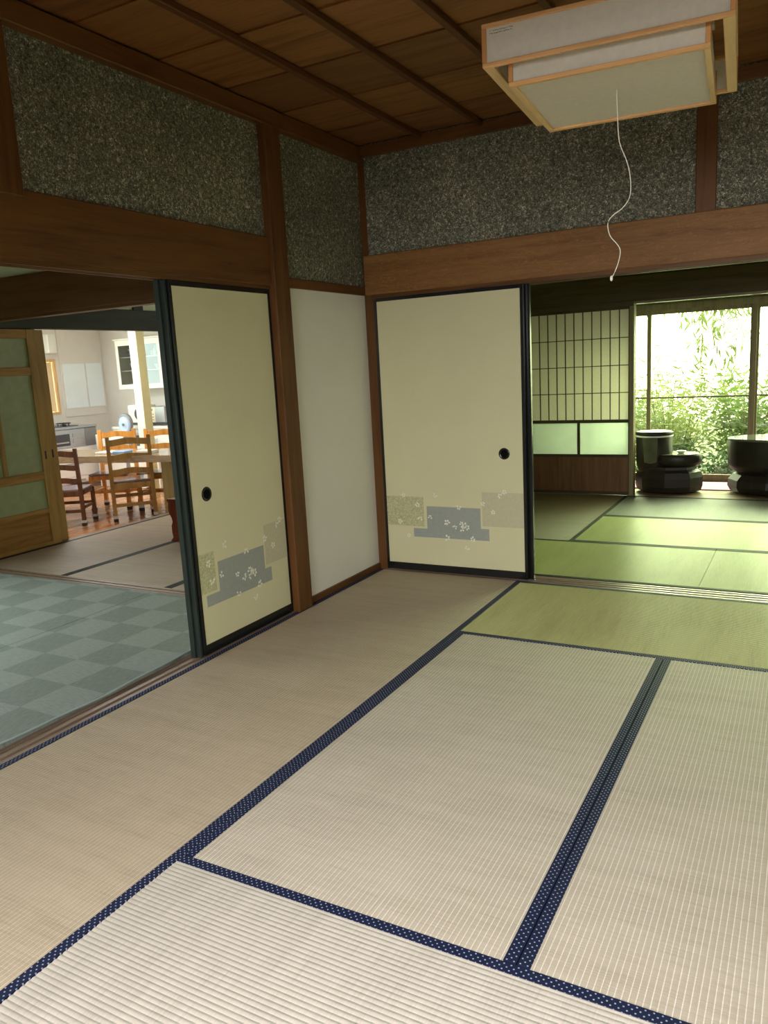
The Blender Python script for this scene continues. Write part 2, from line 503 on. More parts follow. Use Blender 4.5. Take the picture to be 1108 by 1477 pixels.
    def mesh(s, name, m, loc=(0, 0, 0)):
        me = bpy.data.meshes.new(name)
        L = loc
        me.from_pydata([(a - L[0], b - L[1], c - L[2]) for a, b, c in s.v], [], s.f)
        me.polygons.foreach_set('use_smooth', s.sm)
        if m:
            me.materials.append(m)
        me.update()
        import bmesh
        bm = bmesh.new(); bm.from_mesh(me)
        bmesh.ops.recalc_face_normals(bm, faces=bm.faces)
        bm.to_mesh(me); bm.free()
        return me

def rootloc(o):
    l = Vector((0, 0, 0))
    while o:
        l += o.location
        o = o.parent
    return l

def build(mb, name, m, parent=None, loc=None):
    if parent is None and loc is None:
        a = np.array(mb.v)
        lo, hi = a.min(0), a.max(0)
        loc = (float((lo[0] + hi[0]) / 2), float((lo[1] + hi[1]) / 2), float(lo[2]))
    base = loc if parent is None else tuple(rootloc(parent))
    o = bpy.data.objects.new(name, mb.mesh(name, m, base))
    COL.objects.link(o)
    if parent is None:
        o.location = loc
    else:
        o.parent = parent
    return o

def empty(name, loc):
    o = bpy.data.objects.new(name, None)
    o.location = loc
    o.empty_display_size = 0.05
    COL.objects.link(o)
    return o

def tag(o, label, cat, group=None, kind=None):
    o['label'] = label
    o['category'] = cat
    if group: o['group'] = group
    if kind: o['kind'] = kind
    return o

def struct(o, label=None):
    o['kind'] = 'structure'
    if label: o['label'] = label
    return o

def sbox(name, m, *b, c=0.0, label=None):
    return struct(build(MB().box(*b, c=c), name, m), label)

def dup(o, parent=None, mats=None):
    c = o.copy()
    COL.objects.link(c)
    c.parent = parent
    if mats and c.type == 'MESH':
        c.data = o.data.copy()
        c.data.materials[0] = mats(o.name.split('.')[0], o.data.materials[0])
    for ch in list(o.children):
        dup(ch, c, mats)
    return c

B = lambda *a, c=0.0: MB().box(*a, c=c)

# ================================================================ STRUCTURE
WT = 0.95          # mat width unit 0.955
# --- floors under the mats and the other rooms
sbox('floor', W['engawa'], -0.12, 3.95, -3.90, 3.10, -0.12, -0.052, label='sub-floor below the straw mats')
sbox('floor_left', W['engawa'], -3.30, -0.12, -4.2, -0.93, -0.12, -0.012)
sbox('floor_far_left', W['engawa'], -3.03, -0.12, -0.93, 2.9, -0.12, -0.052)
# veranda behind the camera
fl = struct(build(B(0.0, 3.95, -5.5, -3.9, -0.12, -0.03), 'floor_front', W['engawa']), 'wooden veranda floor behind the camera')
for i in range(12):
    build(B(0.0, 3.95, -5.5 + i * 0.133, -5.5 + i * 0.133 + 0.129, -0.03, -0.004, c=0.002), 'plank', W['engawa'], fl)
# far veranda (in front of the garden window)
fv = struct(build(B(0.0, 3.95, 3.10, 4.06, -0.12, -0.03), 'floor_veranda', W['engawa']), 'veranda floor before the garden window')
for i in range(7):
    build(B(0.0, 3.95, 3.13 + i * 0.128, 3.13 + i * 0.128 + 0.124, -0.03, -0.004, c=0.002), 'plank', W['engawa'], fv)
# kitchen floor, one step lower
KF = -0.18
kf = struct(build(B(-7.3, -3.06, -0.6, 4.5, -0.30, KF - 0.02), 'floor_kitchen', W['kfloor']), 'orange-brown plank floor of the kitchen, one step down')
pm = MB().box(-0.057, 0.057, -0.9, 0.9, -0.018, 0.0, c=0.0015).mesh('plank', W['kfloor'])
row = 0
x = -7.24
while x < -3.10:
    y = -0.6 + (row % 3) * 0.45
    if x < -5.9:
        y += 1.6
    while y < 4.4:
        if x > -5.9 or y > 1:
            p_ = bpy.data.objects.new('plank', pm); COL.objects.link(p_)
            p_.parent = kf
            p_.location = Vector((x + 0.06, y, KF)) - kf.location
        y += 1.805
    x += 0.12
    row += 1
build(B(-3.06, -3.03, -0.6, 2.9, KF - 0.1, -0.004, c=0.003), 'step_edge', W['sill_y'], kf)

# --- sliding tracks (sills)
def sill_poly(a0, a1, z0, zt, grooves):
    pts = [(a0, z0), (a0, zt)]
    for g0, g1 in grooves:
        pts += [(g0, zt), (g0, zt - 0.005), (g1, zt - 0.005), (g1, zt)]
    pts += [(a1, zt), (a1, z0)]
    return pts
struct(build(MB().prism(sill_poly(-0.118, -0.007, -0.05, -0.002, [(-0.098, -0.076), (-0.052, -0.032)]), 'y', -3.86, -0.93), 'trim_1', W['sill_y']), 'worn grooved wooden sill between checked carpet and mats')
struct(build(MB().prism(sill_poly(0.010, 0.152, -0.05, -0.001, [(0.030, 0.050), (0.070, 0.092), (0.112, 0.130)]), 'x', 0.03, 3.86), 'trim_2', W['sill_x']), 'grooved wooden sill under the far opening')
struct(build(MB().prism(sill_poly(-0.93, -0.822, -0.05, 0.004, [(-0.912, -0.893), (-0.868, -0.848)]), 'x', -3.03, -0.115), 'trim_3', W['sill_x']), 'grooved sill between the carpet and the pale mats')
struct(build(B(-0.02, 0.95, 3.0, 3.06, -0.05, -0.004), 'trim_4', W['sill_x']), 'sill below the shoji screen')
struct(build(B(0.95, 3.9, 3.0, 3.10, -0.05, 0.004, c=0.003), 'trim_5', W['sill_x']), 'sill at the veranda edge')

# --- posts
sbox('trim_6', W['left_z'], -0.10, 0.020, -0.945, -0.815, -0.05, 2.50, c=0.004, label='brown wooden post between left sliding door and white wall')
sbox('trim_7', W['left_z'], -0.09, 0.045, 0.030, 0.145, -0.05, 2.56, c=0.004, label='brown wooden corner post')
sbox('trim_8', W['left_z'], -0.09, 0.012, -2.50, -2.352, 1.93, 2.56, c=0.004, label='short brown post above the left lintel')
sbox('trim_9', W['left_z'], 1.878, 1.972, 0.004, 0.10, 1.93, 2.56, c=0.003, label='short brown post above the far lintel')
sbox('trim_10', W['left_z'], 3.80, 3.93, -0.02, 0.13, -0.05, 2.56, c=0.004)
sbox('trim_11', W['left_z'], -0.09, 0.022, -3.97, -3.85, -0.05, 2.56, c=0.004)
sbox('trim_12', W['left_z'], 3.80, 3.93, -3.97, -3.85, -0.05, 2.56, c=0.004)

# --- lintels
sbox('trim_13', W['left_y'], -0.105, 0.0, -3.86, -0.945, 1.724, 1.958, c=0.004, label='broad dark brown lintel beam over left opening')
struct(build(MB().prism([(-0.09, 1.735), (-0.09, 1.706), (-0.074, 1.706), (-0.074, 1.716), (-0.052, 1.716), (-0.052, 1.706), (-0.044, 1.706), (-0.044, 1.716), (-0.026, 1.716), (-0.026, 1.706), (-0.012, 1.706), (-0.012, 1.735)], 'y', -3.86, -0.945), 'trim_14', W['left_y']), 'grooved head track over the left opening')
sbox('trim_15', W['back'], 0.0, 3.86, 0.0, 0.14, 1.722, 1.952, c=0.004, label='broad figured brown lintel beam over far opening')
struct(build(MB().prism([(0.014, 1.74), (0.014, 1.70), (0.022, 1.70), (0.022, 1.716), (0.050, 1.716), (0.050, 1.70), (0.062, 1.70), (0.062, 1.716), (0.094, 1.716), (0.094, 1.70), (0.12, 1.70), (0.12, 1.74)], 'x', 0.045, 3.80), 'trim_16', W['left_x']), 'grooved head track over the far opening')
sbox('trim_17', W['left_y'], -0.09, -0.006, -0.815, 0.031, 1.722, 1.772, c=0.003, label='thin brown rail above the white wall board')
sbox('baseboard_left', W['left_y'], -0.09, -0.008, -0.815, 0.031, -0.05, 0.036, c=0.003)
# lintel behind (over the camera side opening) and right
sbox('trim_18', W['left_x'], 0.0, 3.86, -4.0, -3.86, 1.90, 2.12, c=0.004)

# --- walls of the main room
struct(build(B(-0.085, -0.020, -0.815, 0.031, 0.0, 1.73), 'wall_left', PANELW), 'glossy cream-white wall board between post and corner')
struct(build(B(-0.085, -0.022, -3.86, 0.04, 1.76, 2.60), 'wall_left_upper', SAND), 'dark speckled sand plaster above the left lintel')
struct(build(B(0.03, 3.86, 0.018, 0.11, 1.93, 2.60), 'wall_back', SAND), 'speckled grey-green sand plaster above the far lintel')
struct(build(B(3.84, 3.93, -3.9, 0.1, -0.05, 2.60), 'wall_right', PLAIN_WALL), 'plain plaster wall on the right, out of view')
struct(build(B(0.0, 3.86, -3.98, -3.90, 2.10, 2.60), 'wall_front', SAND))
# veranda shell behind camera
wf = MB().box(0.0, 0.9, -5.56, -5.48, -0.05, 2.3).box(3.95 - 0.02, 4.0, -5.56, -3.9, -0.05, 2.3).box(0.9, 3.95, -5.56, -5.48, -0.05, 0.25).box(0.9, 3.95, -5.56, -5.48, 1.85, 2.3).box(-0.06, 0.0, -5.56, -3.97, -0.05, 2.3)
struct(build(wf, 'wall_veranda', PLAIN_WALL), 'veranda walls behind the camera')
sbox('ceiling_veranda', W['ceil'], -0.06, 4.0, -5.56, -3.98, 2.28, 2.34)
# opaque screens added to block the sky in two windows out of view
for nm, bx, ax in (('window_blocker_1', (0.9, 3.95, -5.55, -5.50, 0.25, 1.85), 'x'), ('window_blocker_2', (-3.35, -3.30, -3.75, -1.45, 0.2, 1.8), 'y')):
    sw = struct(build(B(*bx), nm, PAPERW), 'opaque screen added to block sky light, out of view')
    for k in range(1, 8):
        f_ = k / 8
        if ax == 'x':
            xx = bx[0] + (bx[1] - bx[0]) * f_
            build(B(xx - 0.01, xx + 0.01, bx[3], bx[3] + 0.015, bx[4], bx[5]), 'lattice_upright', W['left_z'], sw)
        else:
            yy = bx[2] + (bx[3] - bx[2]) * f_
            build(B(bx[1], bx[1] + 0.015, yy - 0.01, yy + 0.01, bx[4], bx[5]), 'lattice_upright', W['left_z'], sw)
# left room shell
wl = MB().box(-3.36, -3.28, -4.2, -3.75, -0.1, 2.6).box(-3.36, -3.28, -1.45, -0.85, -0.1, 2.6).box(-3.36, -3.28, -3.75, -1.45, -0.1, 0.2).box(-3.36, -3.28, -3.75, -1.45, 1.8, 2.6)
struct(build(wl, 'wall_left_room', PLAIN_WALL), 'outer wall of the carpeted left room')
sbox('wall_left_room_front', PLAIN_WALL, -3.3, -0.09, -4.28, -4.2, -0.1, 2.6)
sbox('wall_left_room_right', PLAIN_WALL, -0.115, -0.05, -4.2, -3.95, -0.1, 2.6)
sbox('ceiling_left_room', W['ceil'], -3.36, -0.09, -4.28, -0.84, 2.50, 2.56)
# wall between carpet room and pale-mat room
sbox('trim_19', W['left_x'], -3.03, -0.10, -0.93, -0.82, 1.726, 1.965, c=0.004, label='brown lintel beam seen through the left opening')
sbox('trim_20', W['left_x'], -3.03, -0.10, -0.912, -0.838, 1.708, 1.728, c=0.002)
sbox('wall_middle', PLASTER, -3.3, -0.09, -0.905, -0.845, 1.95, 2.56, label='pale green plaster above the brown lintel in left room')
sbox('trim_21', W['left_z'], -1.62, -1.50, -0.93, -0.83, 1.96, 2.56, c=0.003)
sbox('trim_22', W['left_z'], -3.10, -3.00, -0.95, -0.82, -0.1, 2.56, c=0.003)
# kitchen-side wall plane
sbox('trim_23', W['shaded_y'], -3.075, -2.985, -0.82, 2.9, 1.728, 1.908, c=0.003, label='dark wooden lintel beam with green shade in its colour over the kitchen opening')
sbox('wall_kitchen_upper', PLASTER, -3.05, -3.01, -0.85, 2.9, 1.90, 2.56, label='pale plaster strip above the dark kitchen lintel')
sbox('trim_24', W['shaded_z'], -3.07, -2.99, 1.035, 1.15, 1.905, 2.5, c=0.002, label='short dark stud above the kitchen lintel')
sbox('trim_25', W['shaded_z'], -3.07, -2.99, 0.60, 0.715, 1.905, 2.5, c=0.002)
sbox('trim_26', W['sill_y'], -3.075, -2.985, -0.82, 2.9, -0.05, -0.003, c=0.002)
sbox('wall_kitchen', PLASTER, -3.06, -3.01, 1.95, 2.9, -0.1, 1.75)
# pale-mat room shell
ws = MB().box(-3.06, -0.05, 2.86, 2.94, -0.1, 2.6).box(-0.12, -0.03, 0.14, 2.94, -0.05, 2.6)
struct(build(ws, 'wall_far_left', PLAIN_WALL), 'walls of the pale-mat room')
sbox('ceiling_far_left', W['ceil'], -3.06, -0.085, -0.85, 2.94, 2.50, 2.56)

# --- main ceiling: overlapping boards on battens
ce = struct(build(B(-0.1, 3.95, -3.95, 0.12, 2.598, 2.66), 'ceiling', W['ceil']), 'dark wooden ceiling of overlapping boards on battens')
yb = 0.11
n = 0
while yb > -3.95:
    z = 2.570
    v = [(0, yb, z), (0, yb - 0.445, z + 0.014)]
    mb = MB().prism([(yb, z + 0.010), (yb, z + 0.022), (yb - 0.445, z + 0.012), (yb - 0.445, z + 0.002)], 'x', -0.05, 3.90)
    build(mb, 'ceiling_board', W['ceil'], ce)
    yb -= 0.428
    n += 1
for k in range(10):
    xx = 0.411 + 0.366 * k
    build(B(xx - 0.015, xx + 0.015, -3.90, 0.02, 2.545, 2.573, c=0.003), 'batten', W['batten'], ce)
sbox('trim_27', W['left_x'], 0.0, 3.86, -0.006, 0.06, 2.506, 2.568, c=0.003, label='brown cornice rail along the far wall')
sbox('trim_28', W['left_y'], -0.06, 0.022, -3.90, 0.02, 2.485, 2.566, c=0.004, label='brown cornice rail along the left wall')
sbox('trim_29', W['left_y'], 3.80, 3.86, -3.90, 0.02, 2.485, 2.566, c=0.004)
sbox('trim_30', W['left_x'], 0.0, 3.86, -3.92, -3.84, 2.485, 2.566, c=0.004)

# --- back room
sbox('wall_back_room', DIM_WALL, -0.03, 3.9, 3.035, 3.11, 1.94, 2.6, label='dark olive wall above the far room lintel')
sbox('trim_31', W['brown_far'], 0.0, 3.9, 3.01, 3.13, 1.736, 1.958, c=0.003, label='dull brown lintel beam before the veranda')
sbox('trim_32', W['sill_x'], 0.99, 3.9, 3.02, 3.12, 1.716, 1.738, c=0.002, label='thin pale head track before the veranda')
sbox('trim_33', W['brown_far'], 0.0, 1.0, 3.015, 3.10, 1.700, 1.738, c=0.002)
sbox('trim_34', W['window'], 0.965, 1.005, 3.02, 3.12, -0.05, 1.72, c=0.003, label='slim wooden post beside the shoji screen')
sbox('trim_35', W['brown_far'], 1.90, 1.998, 3.02, 3.12, 1.95, 2.56, c=0.003)
sbox('trim_36', W['left_z'], 3.80, 3.92, 3.01, 3.13, -0.05, 2.56, c=0.003)
sbox('wall_back_room_right', PLAIN_WALL, 3.88, 3.96, 0.1, 4.1, -0.05, 2.6)
sbox('ceiling_back_room', W['ceil'], -0.12, 3.95, 0.10, 3.12, 2.52, 2.58)
sbox('ceiling_garden_veranda', W['brown_far'], -0.12, 3.95, 3.10, 4.12, 2.02, 2.08)
wv_ = MB().box(-0.12, -0.02, 2.9, 4.1, -0.1, 2.1).box(-0.02, 0.52, 3.99, 4.09, -0.05, 2.1).box(0.52, 3.95, 3.99, 4.09, 1.74, 2.1)
struct(build(wv_, 'wall_garden_veranda', DIM_WALL))

# garden window
win = struct(build(MB().box(0.50, 3.95, 3.985, 4.075, 1.690, 1.748, c=0.002).box(0.50, 0.585, 3.985, 4.075, 0.0, 1.70, c=0.002).box(3.87, 3.95, 3.985, 4.075, 0, 1.70, c=0.002).box(0.50, 3.95, 3.985, 4.075, -0.06, 0.014, c=0.002), 'window_1', W['window']), 'wide sliding garden window with olive wooden frame')
def sash(x0, x1, y, slim=0.04, stile=0.055):
    s = empty('window_sash', Vector((x0, y, 0)) - win.location)
    s.parent = win
    fr = MB().box(x0, x0 + slim, y - 0.016, y + 0.016, 0.014, 1.69, c=0.002).box(x1 - stile, x1, y - 0.016, y + 0.016, 0.014, 1.69, c=0.002)
    fr.box(x0 + slim, x1 - stile, y - 0.016, y + 0.016, 0.014, 0.065, c=0.002).box(x0 + slim, x1 - stile, y - 0.016, y + 0.016, 1.65, 1.69, c=0.002)
    fr.box(x0 + slim, x1 - stile, y - 0.010, y + 0.010, 0.825, 0.842)
    build(fr, 'sash_frame', W['window'], s)
    build(B(x0 + slim - 0.004, x1 - stile + 0.004, y - 0.002, y + 0.002, 0.06, 0.828), 'pane', GLASS, s)
    build(B(x0 + slim - 0.004, x1 - stile + 0.004, y - 0.002, y + 0.002, 0.838, 1.655), 'pane', GLASS, s)
sash(0.942, 1.935, 4.015, 0.038, 0.055)
sash(0.585, 0.975, 4.052, 0.03, 0.02)
sash(1.905, 2.92, 4.052, 0.05, 0.04)
sash(2.88, 3.87, 4.015, 0.05, 0.05)

# ================================================================ DOORS
def blossom_mesh(name, seed, m):
    r = random.Random(seed)
    mb = MB()
    for k in range(5):
        if k == 4 and seed % 2: continue
        a = 2 * PI * k / 5 + r.uniform(-.2, .2)
        L = r.uniform(0.013, 0.019); wd = 0.0048
        c, s_ = math.cos(a), math.sin(a)
        out = []
        for t, ww in ((0.25, 0.2), (0.55, 1.0), (0.85, 0.9), (1.0, 0.45)):
            out.append((t * L, ww * wd))
        poly = [(u, v) for u, v in out] + [(u, -v) for u, v in out[::-1]]
        mb.prism([(c * u - s_ * v, s_ * u + c * v) for u, v in poly], 'y', -0.0004, 0.0)
    return mb.mesh(name, m)
BLOS = [blossom_mesh('blossom', i, P_WHITE) for i in range(4)]

BL_POS = [(0.184, 0.489), (0.404, 0.494), (0.279, 0.43), (0.294, 0.343), (0.152, 0.321), (0.364, 0.356), (0.478, 0.328), (0.529, 0.30), (0.592, 0.315), (0.559, 0.425),
          (0.715, 0.454), (0.825, 0.505), (0.78, 0.405), (0.476, 0.23), (0.645, 0.232), (0.606, 0.175), (0.211, 0.232), (0.575, 0.325), (0.61, 0.302), (0.575, 0.292), (0.853, 0.528)]

def fusuma(name, label, L0, L1, u0, z0, z1, fr, pull_u, map_, yaw, extra=0.0):
    """built in (u, depth, z), front at depth 0 facing -depth; map_ = world origin, yaw turns it. L0..L1 local u range."""
    r = empty(name, map_)
    fb = 0.046
    def part(mb, nm, m, par=None):
        me = mb.mesh(nm, m)
        o = bpy.data.objects.new(nm, me); COL.objects.link(o); o.parent = par or r
        return o
    part(B(L0 + fr, L1 - fr, 0.003, 0.019, z0 + fb, z1 - 0.024), 'paper_panel', FUSUMA)
    part(B(L0, L0 + fr, 0, 0.024, z0, z1, c=0.001), 'frame_stile', BLACK)
    part(B(L1 - fr, L1, 0, 0.024, z0, z1, c=0.001), 'frame_stile', BLACK)
    part(B(L0 + fr, L1 - fr, 0, 0.024, z1 - 0.024, z1, c=0.001), 'frame_rail', BLACK)
    part(B(L0 + fr, L1 - fr, 0, 0.024, z0, z0 + fb, c=0.001), 'frame_rail', BLACK)
    if pull_u is not None:
        ring = MB()
        def disc(mb, prof, n=28):
            m2 = MB().lathe(prof, 0, 0, n)
            mb.add([(pull_u + a, 0.003 - c_, 0.752 + 0.003 + b_) for a, b_, c_ in m2.v], m2.f, True)
        disc(ring, [(0.022, 0.0006), (0.027, 0.0030), (0.032, 0.0030), (0.034, 0.0004), (0.034, -0.002), (0.022, -0.002)])
        h = part(ring, 'finger_pull', BLACK)
        cup = MB(); disc(cup, [(0.0235, 0.0008), (0.018, 0.0005), (0.002, 0.0003)])
        part(cup, 'pull_cup', PULLC, h)
    lo, hi = L0 + fr, L1 - fr
    cl = lambda u: min(max(u + u0, lo), hi)
    def rect(nm, m, pts):
        part(MB().prism([(cl(u), v) for u, v in pts], 'y', 0.0024, 0.003), nm, m)
    rect('gold_print', P_YEL, [(0.0, 0.482), (0.322, 0.482), (0.322, 0.294), (0.0, 0.294)])
    rect('grey_blue_print', P_BLUE, [(0.342, 0.424), (0.699, 0.424), (0.699, 0.299), (0.752, 0.299), (0.752, 0.226), (0.247, 0.226), (0.247, 0.281), (0.342, 0.281)])
    rect('beige_print', P_BEI, [(0.711, 0.524), (1.2, 0.524), (1.2, 0.316), (0.711, 0.316)])
    for i, (u, v) in enumerate(BL_POS):
        uu = u + u0
        if uu < lo + 0.01 or uu > hi - 0.01: continue
        b_ = bpy.data.objects.new('blossom', BLOS[i % 4]); COL.objects.link(b_)
        b_.parent = r
        b_.location = (uu, 0.0022, v)
        b_.rotation_euler = (0, rnd.uniform(0, 6.28), 0)
        k = rnd.uniform(0.85, 1.25)
        b_.scale = (k, 1, k)
    r.rotation_euler = (0, 0, yaw)
    tag(r, label, 'sliding door', kind='structure')
    return r
# far wall door: faces -y
fusuma('door_1', 'cream paper sliding door with black frame on the far wall, right of the corner', 0.046, 0.988, 0.0, 0.006, 1.703, 0.017, 0.858, (0, 0.022, 0), 0)
d2 = empty('door_2', (0, 0.064, 0))
build(B(0.098, 1.013, 0.064, 0.088, 0.0, 1.703, c=0.001), 'frame', BLACK, d2)
build(B(0.12, 0.99, 0.088, 0.092, 0.04, 1.68), 'paper_panel', FUSUMA, d2)
tag(d2, 'second sliding door stacked behind the far cream one, only its black edge showing', 'sliding door', kind='structure')
# left wall door: u along +y, faces +x -> yaw 90deg : local x -> +y ; local y(depth) -> -x
fusuma('door_3', 'cream paper sliding door with black frame beside the left opening', 0.205, 0.925, 0.01, 0.006, 1.706, 0.017, 0.322, (-0.020, -1.870, 0), R90)
d4 = empty('door_4', (-0.07, -1.3, 0))
build(B(-0.084, -0.058, -1.690, -0.94, 0.0, 1.706, c=0.001), 'frame', EDGE, d4)
build(B(-0.0855, -0.084, -1.66, -0.96, 0.04, 1.67), 'paper_panel', FUSUMA, d4)
tag(d4, 'sliding door stacked behind the left cream one, its edge showing with green light in the colour', 'sliding door', kind='structure')
build(B(-0.0560, -0.0310, -1.680, -1.667, 0.0, 1.706, c=0.001), 'edge_strip', EDGE, d4)

# shoji screen at the back room
sh = empty('door_5', (0.5, 3.05, 0))
X0, X1 = 0.02, 0.965
for a, b_ in ((X0, 0.052), (0.955, X1)):
    build(B(a, b_, 3.035, 3.06, 0.0, 1.70, c=0.001), 'frame_stile', W['brown_far'], sh)
for z0, z1 in ((1.678, 1.70), (0.672, 0.700), (0.352, 0.378), (0.0, 0.03)):
    build(B(0.052, 0.955, 3.035, 3.06, z0, z1, c=0.001), 'frame_rail', W['brown_far'], sh)
build(B(0.047, 0.96, 3.052, 3.0535, 0.69, 1.69), 'paper', SHOJI, sh)
for k in range(1, 11):
    xx = 0.052 + 0.903 * k / 11
    build(B(xx - 0.0035, xx + 0.0035, 3.040, 3.052, 0.70, 1.678), 'lattice_upright', W['brown_far'], sh)
for k in range(1, 4):
    zz = 0.70 + 0.978 * k / 4
    build(B(0.052, 0.955, 3.0395, 3.0515, zz - 0.0035, zz + 0.0035), 'lattice_rail', W['brown_far'], sh)
build(B(0.488, 0.512, 3.037, 3.058, 0.378, 0.672, c=0.001), 'mullion', W['brown_far'], sh)
for a, b_ in ((0.05, 0.49), (0.51, 0.957)):
    build(B(a, b_, 3.048, 3.051, 0.375, 0.675), 'frosted_pane', FROSTP, sh)
build(B(0.05, 0.957, 3.045, 3.053, 0.025, 0.355), 'bottom_board', W['panel_z'], sh)
tag(sh, 'shoji screen with dark lattice, two frosted panes and brown bottom board', 'sliding door', kind='structure')

# glazed doors at the kitchen opening (faces +x)
def glazed(name, xf, y0, y1, label):
    r = empty(name, (xf, (y0 + y1) / 2, 0))
    st, t = 0.085, 0.032
    P = lambda *a, nm, m, c=0.002: build(B(*a, c=c), nm, m, r)
    P(xf - t, xf, y0, y0 + st, 0.0, 1.722, nm='stile', m=W['stile_z'])
    P(xf - t, xf, y1 - st, y1, 0.0, 1.722, nm='stile', m=W['stile_z'])
    for z0, z1 in ((1.652, 1.722), (1.368, 1.432), (0.535, 0.605), (0.262, 0.302), (0.0, 0.03)):
        P(xf - t, xf - 0.002, y0 + st, y1 - st, z0, z1, nm='rail', m=W['stile_y'])
    ym = (y0 + y1) / 2
    P(xf - t, xf - 0.003, ym - 0.02, ym + 0.02, 0.605, 1.368, nm='mullion', m=W['stile_z'])
    for (a, b_, z0, z1) in ((y0 + st, y1 - st, 1.43, 1.655), (y0 + st, ym - 0.02, 0.60, 1.37), (ym + 0.02, y1 - st, 0.60, 1.37), (y0 + st, y1 - st, 0.30, 0.537)):
        P(xf - 0.022, xf - 0.016, a - 0.004, b_ + 0.004, z0, z1, nm='frosted_pane', m=FROST, c=0)
    P(xf - 0.02, xf - 0.010, y0 + st - 0.004, y1 - st + 0.004, 0.028, 0.265, nm='bottom_board', m=W['door_board'], c=0)
    P(xf - 0.004, xf + 0.0006, y1 - 0.058, y1 - 0.043, 0.70, 0.765, nm='finger_slot', m=IRON, c=0)
    tag(r, label, 'sliding door', kind='structure')
glazed('door_6', -2.995, -0.87, -0.03, 'wooden sliding door with frosted green panes beside the kitchen')
glazed('door_7', -3.035, -0.77, 0.070, 'second glazed wooden door, its upright stile at the kitchen opening edge')

# ================================================================ MATS
TAT_MID = tatami_mat('straw_mat_with_pale_warps', 'y', (0.475, 0.425, 0.335), (0.38, 0.335, 0.255), line=0.8, ribs=True, spec=0.12, rough=0.65)
TAT_LEFT = tatami_mat('straw_mat_tan_y', 'y', (0.44, 0.365, 0.255), (0.345, 0.28, 0.185), line=0.45, ribs=True)
TAT_X = tatami_mat('straw_mat_tan_x', 'x', (0.46, 0.425, 0.36), (0.37, 0.34, 0.28), line=0.25, ribs=True)
TAT_SHEEN = tatami_mat('straw_mat_green_sheen_x', 'x', (0.54, 0.56, 0.24), (0.40, 0.41, 0.16), line=0.1, ribs=True, spec=0.6, rough=0.42)  # green sheen from the garden window put into the straw colour
TAT_BR = tatami_mat('straw_mat_back_x', 'x', (0.39, 0.43, 0.20), (0.30, 0.33, 0.13), spec=0.4, rough=0.42)  # green garden light put into the straw colour
TAT_BRY = tatami_mat('straw_mat_back_y', 'y', (0.16, 0.13, 0.075), (0.12, 0.095, 0.05), spec=0.15)  # darker copy, the missing window sheen is put into the colour
TAT_PALE = tatami_mat('straw_mat_pale', 'y', (0.42, 0.35, 0.26), (0.32, 0.26, 0.19))

def tatami(label, x0, x1, y0, y1, m, bm, along, ribs, borders='both', group='straw mats', z=0.0):
    r = empty('tatami_mat', ((x0 + x1) / 2, (y0 + y1) / 2, -0.05))
    g = 0.0012
    x0 += g; x1 -= g; y0 += g; y1 -= g
    bw = 0.029
    build(B(x0, x1, y0, y1, -0.050, z - 0.004, c=0.002), 'straw_core', m, r)
    a0, a1 = (y0, y1) if along == 'x' else (x0, x1)
    s0 = a0 + (bw if borders in ('both', 'low') else 0.0)
    s1 = a1 - (bw if borders in ('both', 'high') else 0.0)
    l0, l1 = (x0, x1) if along == 'x' else (y0, y1)
    pts = []
    if ribs:
        pitch = 0.0142
        c0 = (a0 + a1) / 2
        k0 = math.ceil((s0 - c0) / pitch); k1 = math.floor((s1 - c0) / pitch)
        pts.append((s0, z - 0.0004))
        for k in range(k0, k1 + 1):
            for dt, h in ((0.0, -0.0011), (0.12, -0.0004), (0.3, 0.0006), (0.5, 0.0008), (0.7, 0.0006), (0.88, -0.0004)):
                a = c0 + (k + dt) * pitch
                if s0 < a < s1: pts.append((a, z + h))
        pts.append((s1, z - 0.0004))
    else:
        pts = [(s0, z), (s1, z)]
    n = len(pts)
    vs = []
    for l in (l0, l1):
        for a, h in pts:
            vs.append((l, a, h) if along == 'x' else (a, l, h))
    for l in (l0, l1):
        for a in (s0, s1):
            vs.append((l, a, z - 0.006) if along == 'x' else (a, l, z - 0.006))
    mb = MB()
    fs = [(i, i + 1, n + i + 1, n + i) for i in range(n - 1)]
    mb.add(vs, fs, True)
    b0 = 2 * n
    full = list(vs)
    mb.v = full[:2 * n]
    mb.add(full, [(b0, b0 + 1, b0 + 3, b0 + 2), tuple(list(range(n)) + [b0 + 1, b0]), tuple(list(range(n, 2 * n)) + [b0 + 3, b0 + 2]),
                  (0, n, b0 + 2, b0), (n - 1, 2 * n - 1, b0 + 3, b0 + 1)])
    build(mb, 'woven_surface', m, r)
    for side in ('low', 'high'):
        if borders not in ('both', side): continue
        p0, p1 = (a0, a0 + bw + 0.0006) if side == 'low' else (a1 - bw - 0.0006, a1)
        bx = (l0, l1, p0, p1) if along == 'x' else (p0, p1, l0, l1)
        build(B(*bx, z - 0.010, z + 0.0019, c=0.0008), 'cloth_border', bm, r)
    tag(r, label, 'tatami mat', group)
    return r

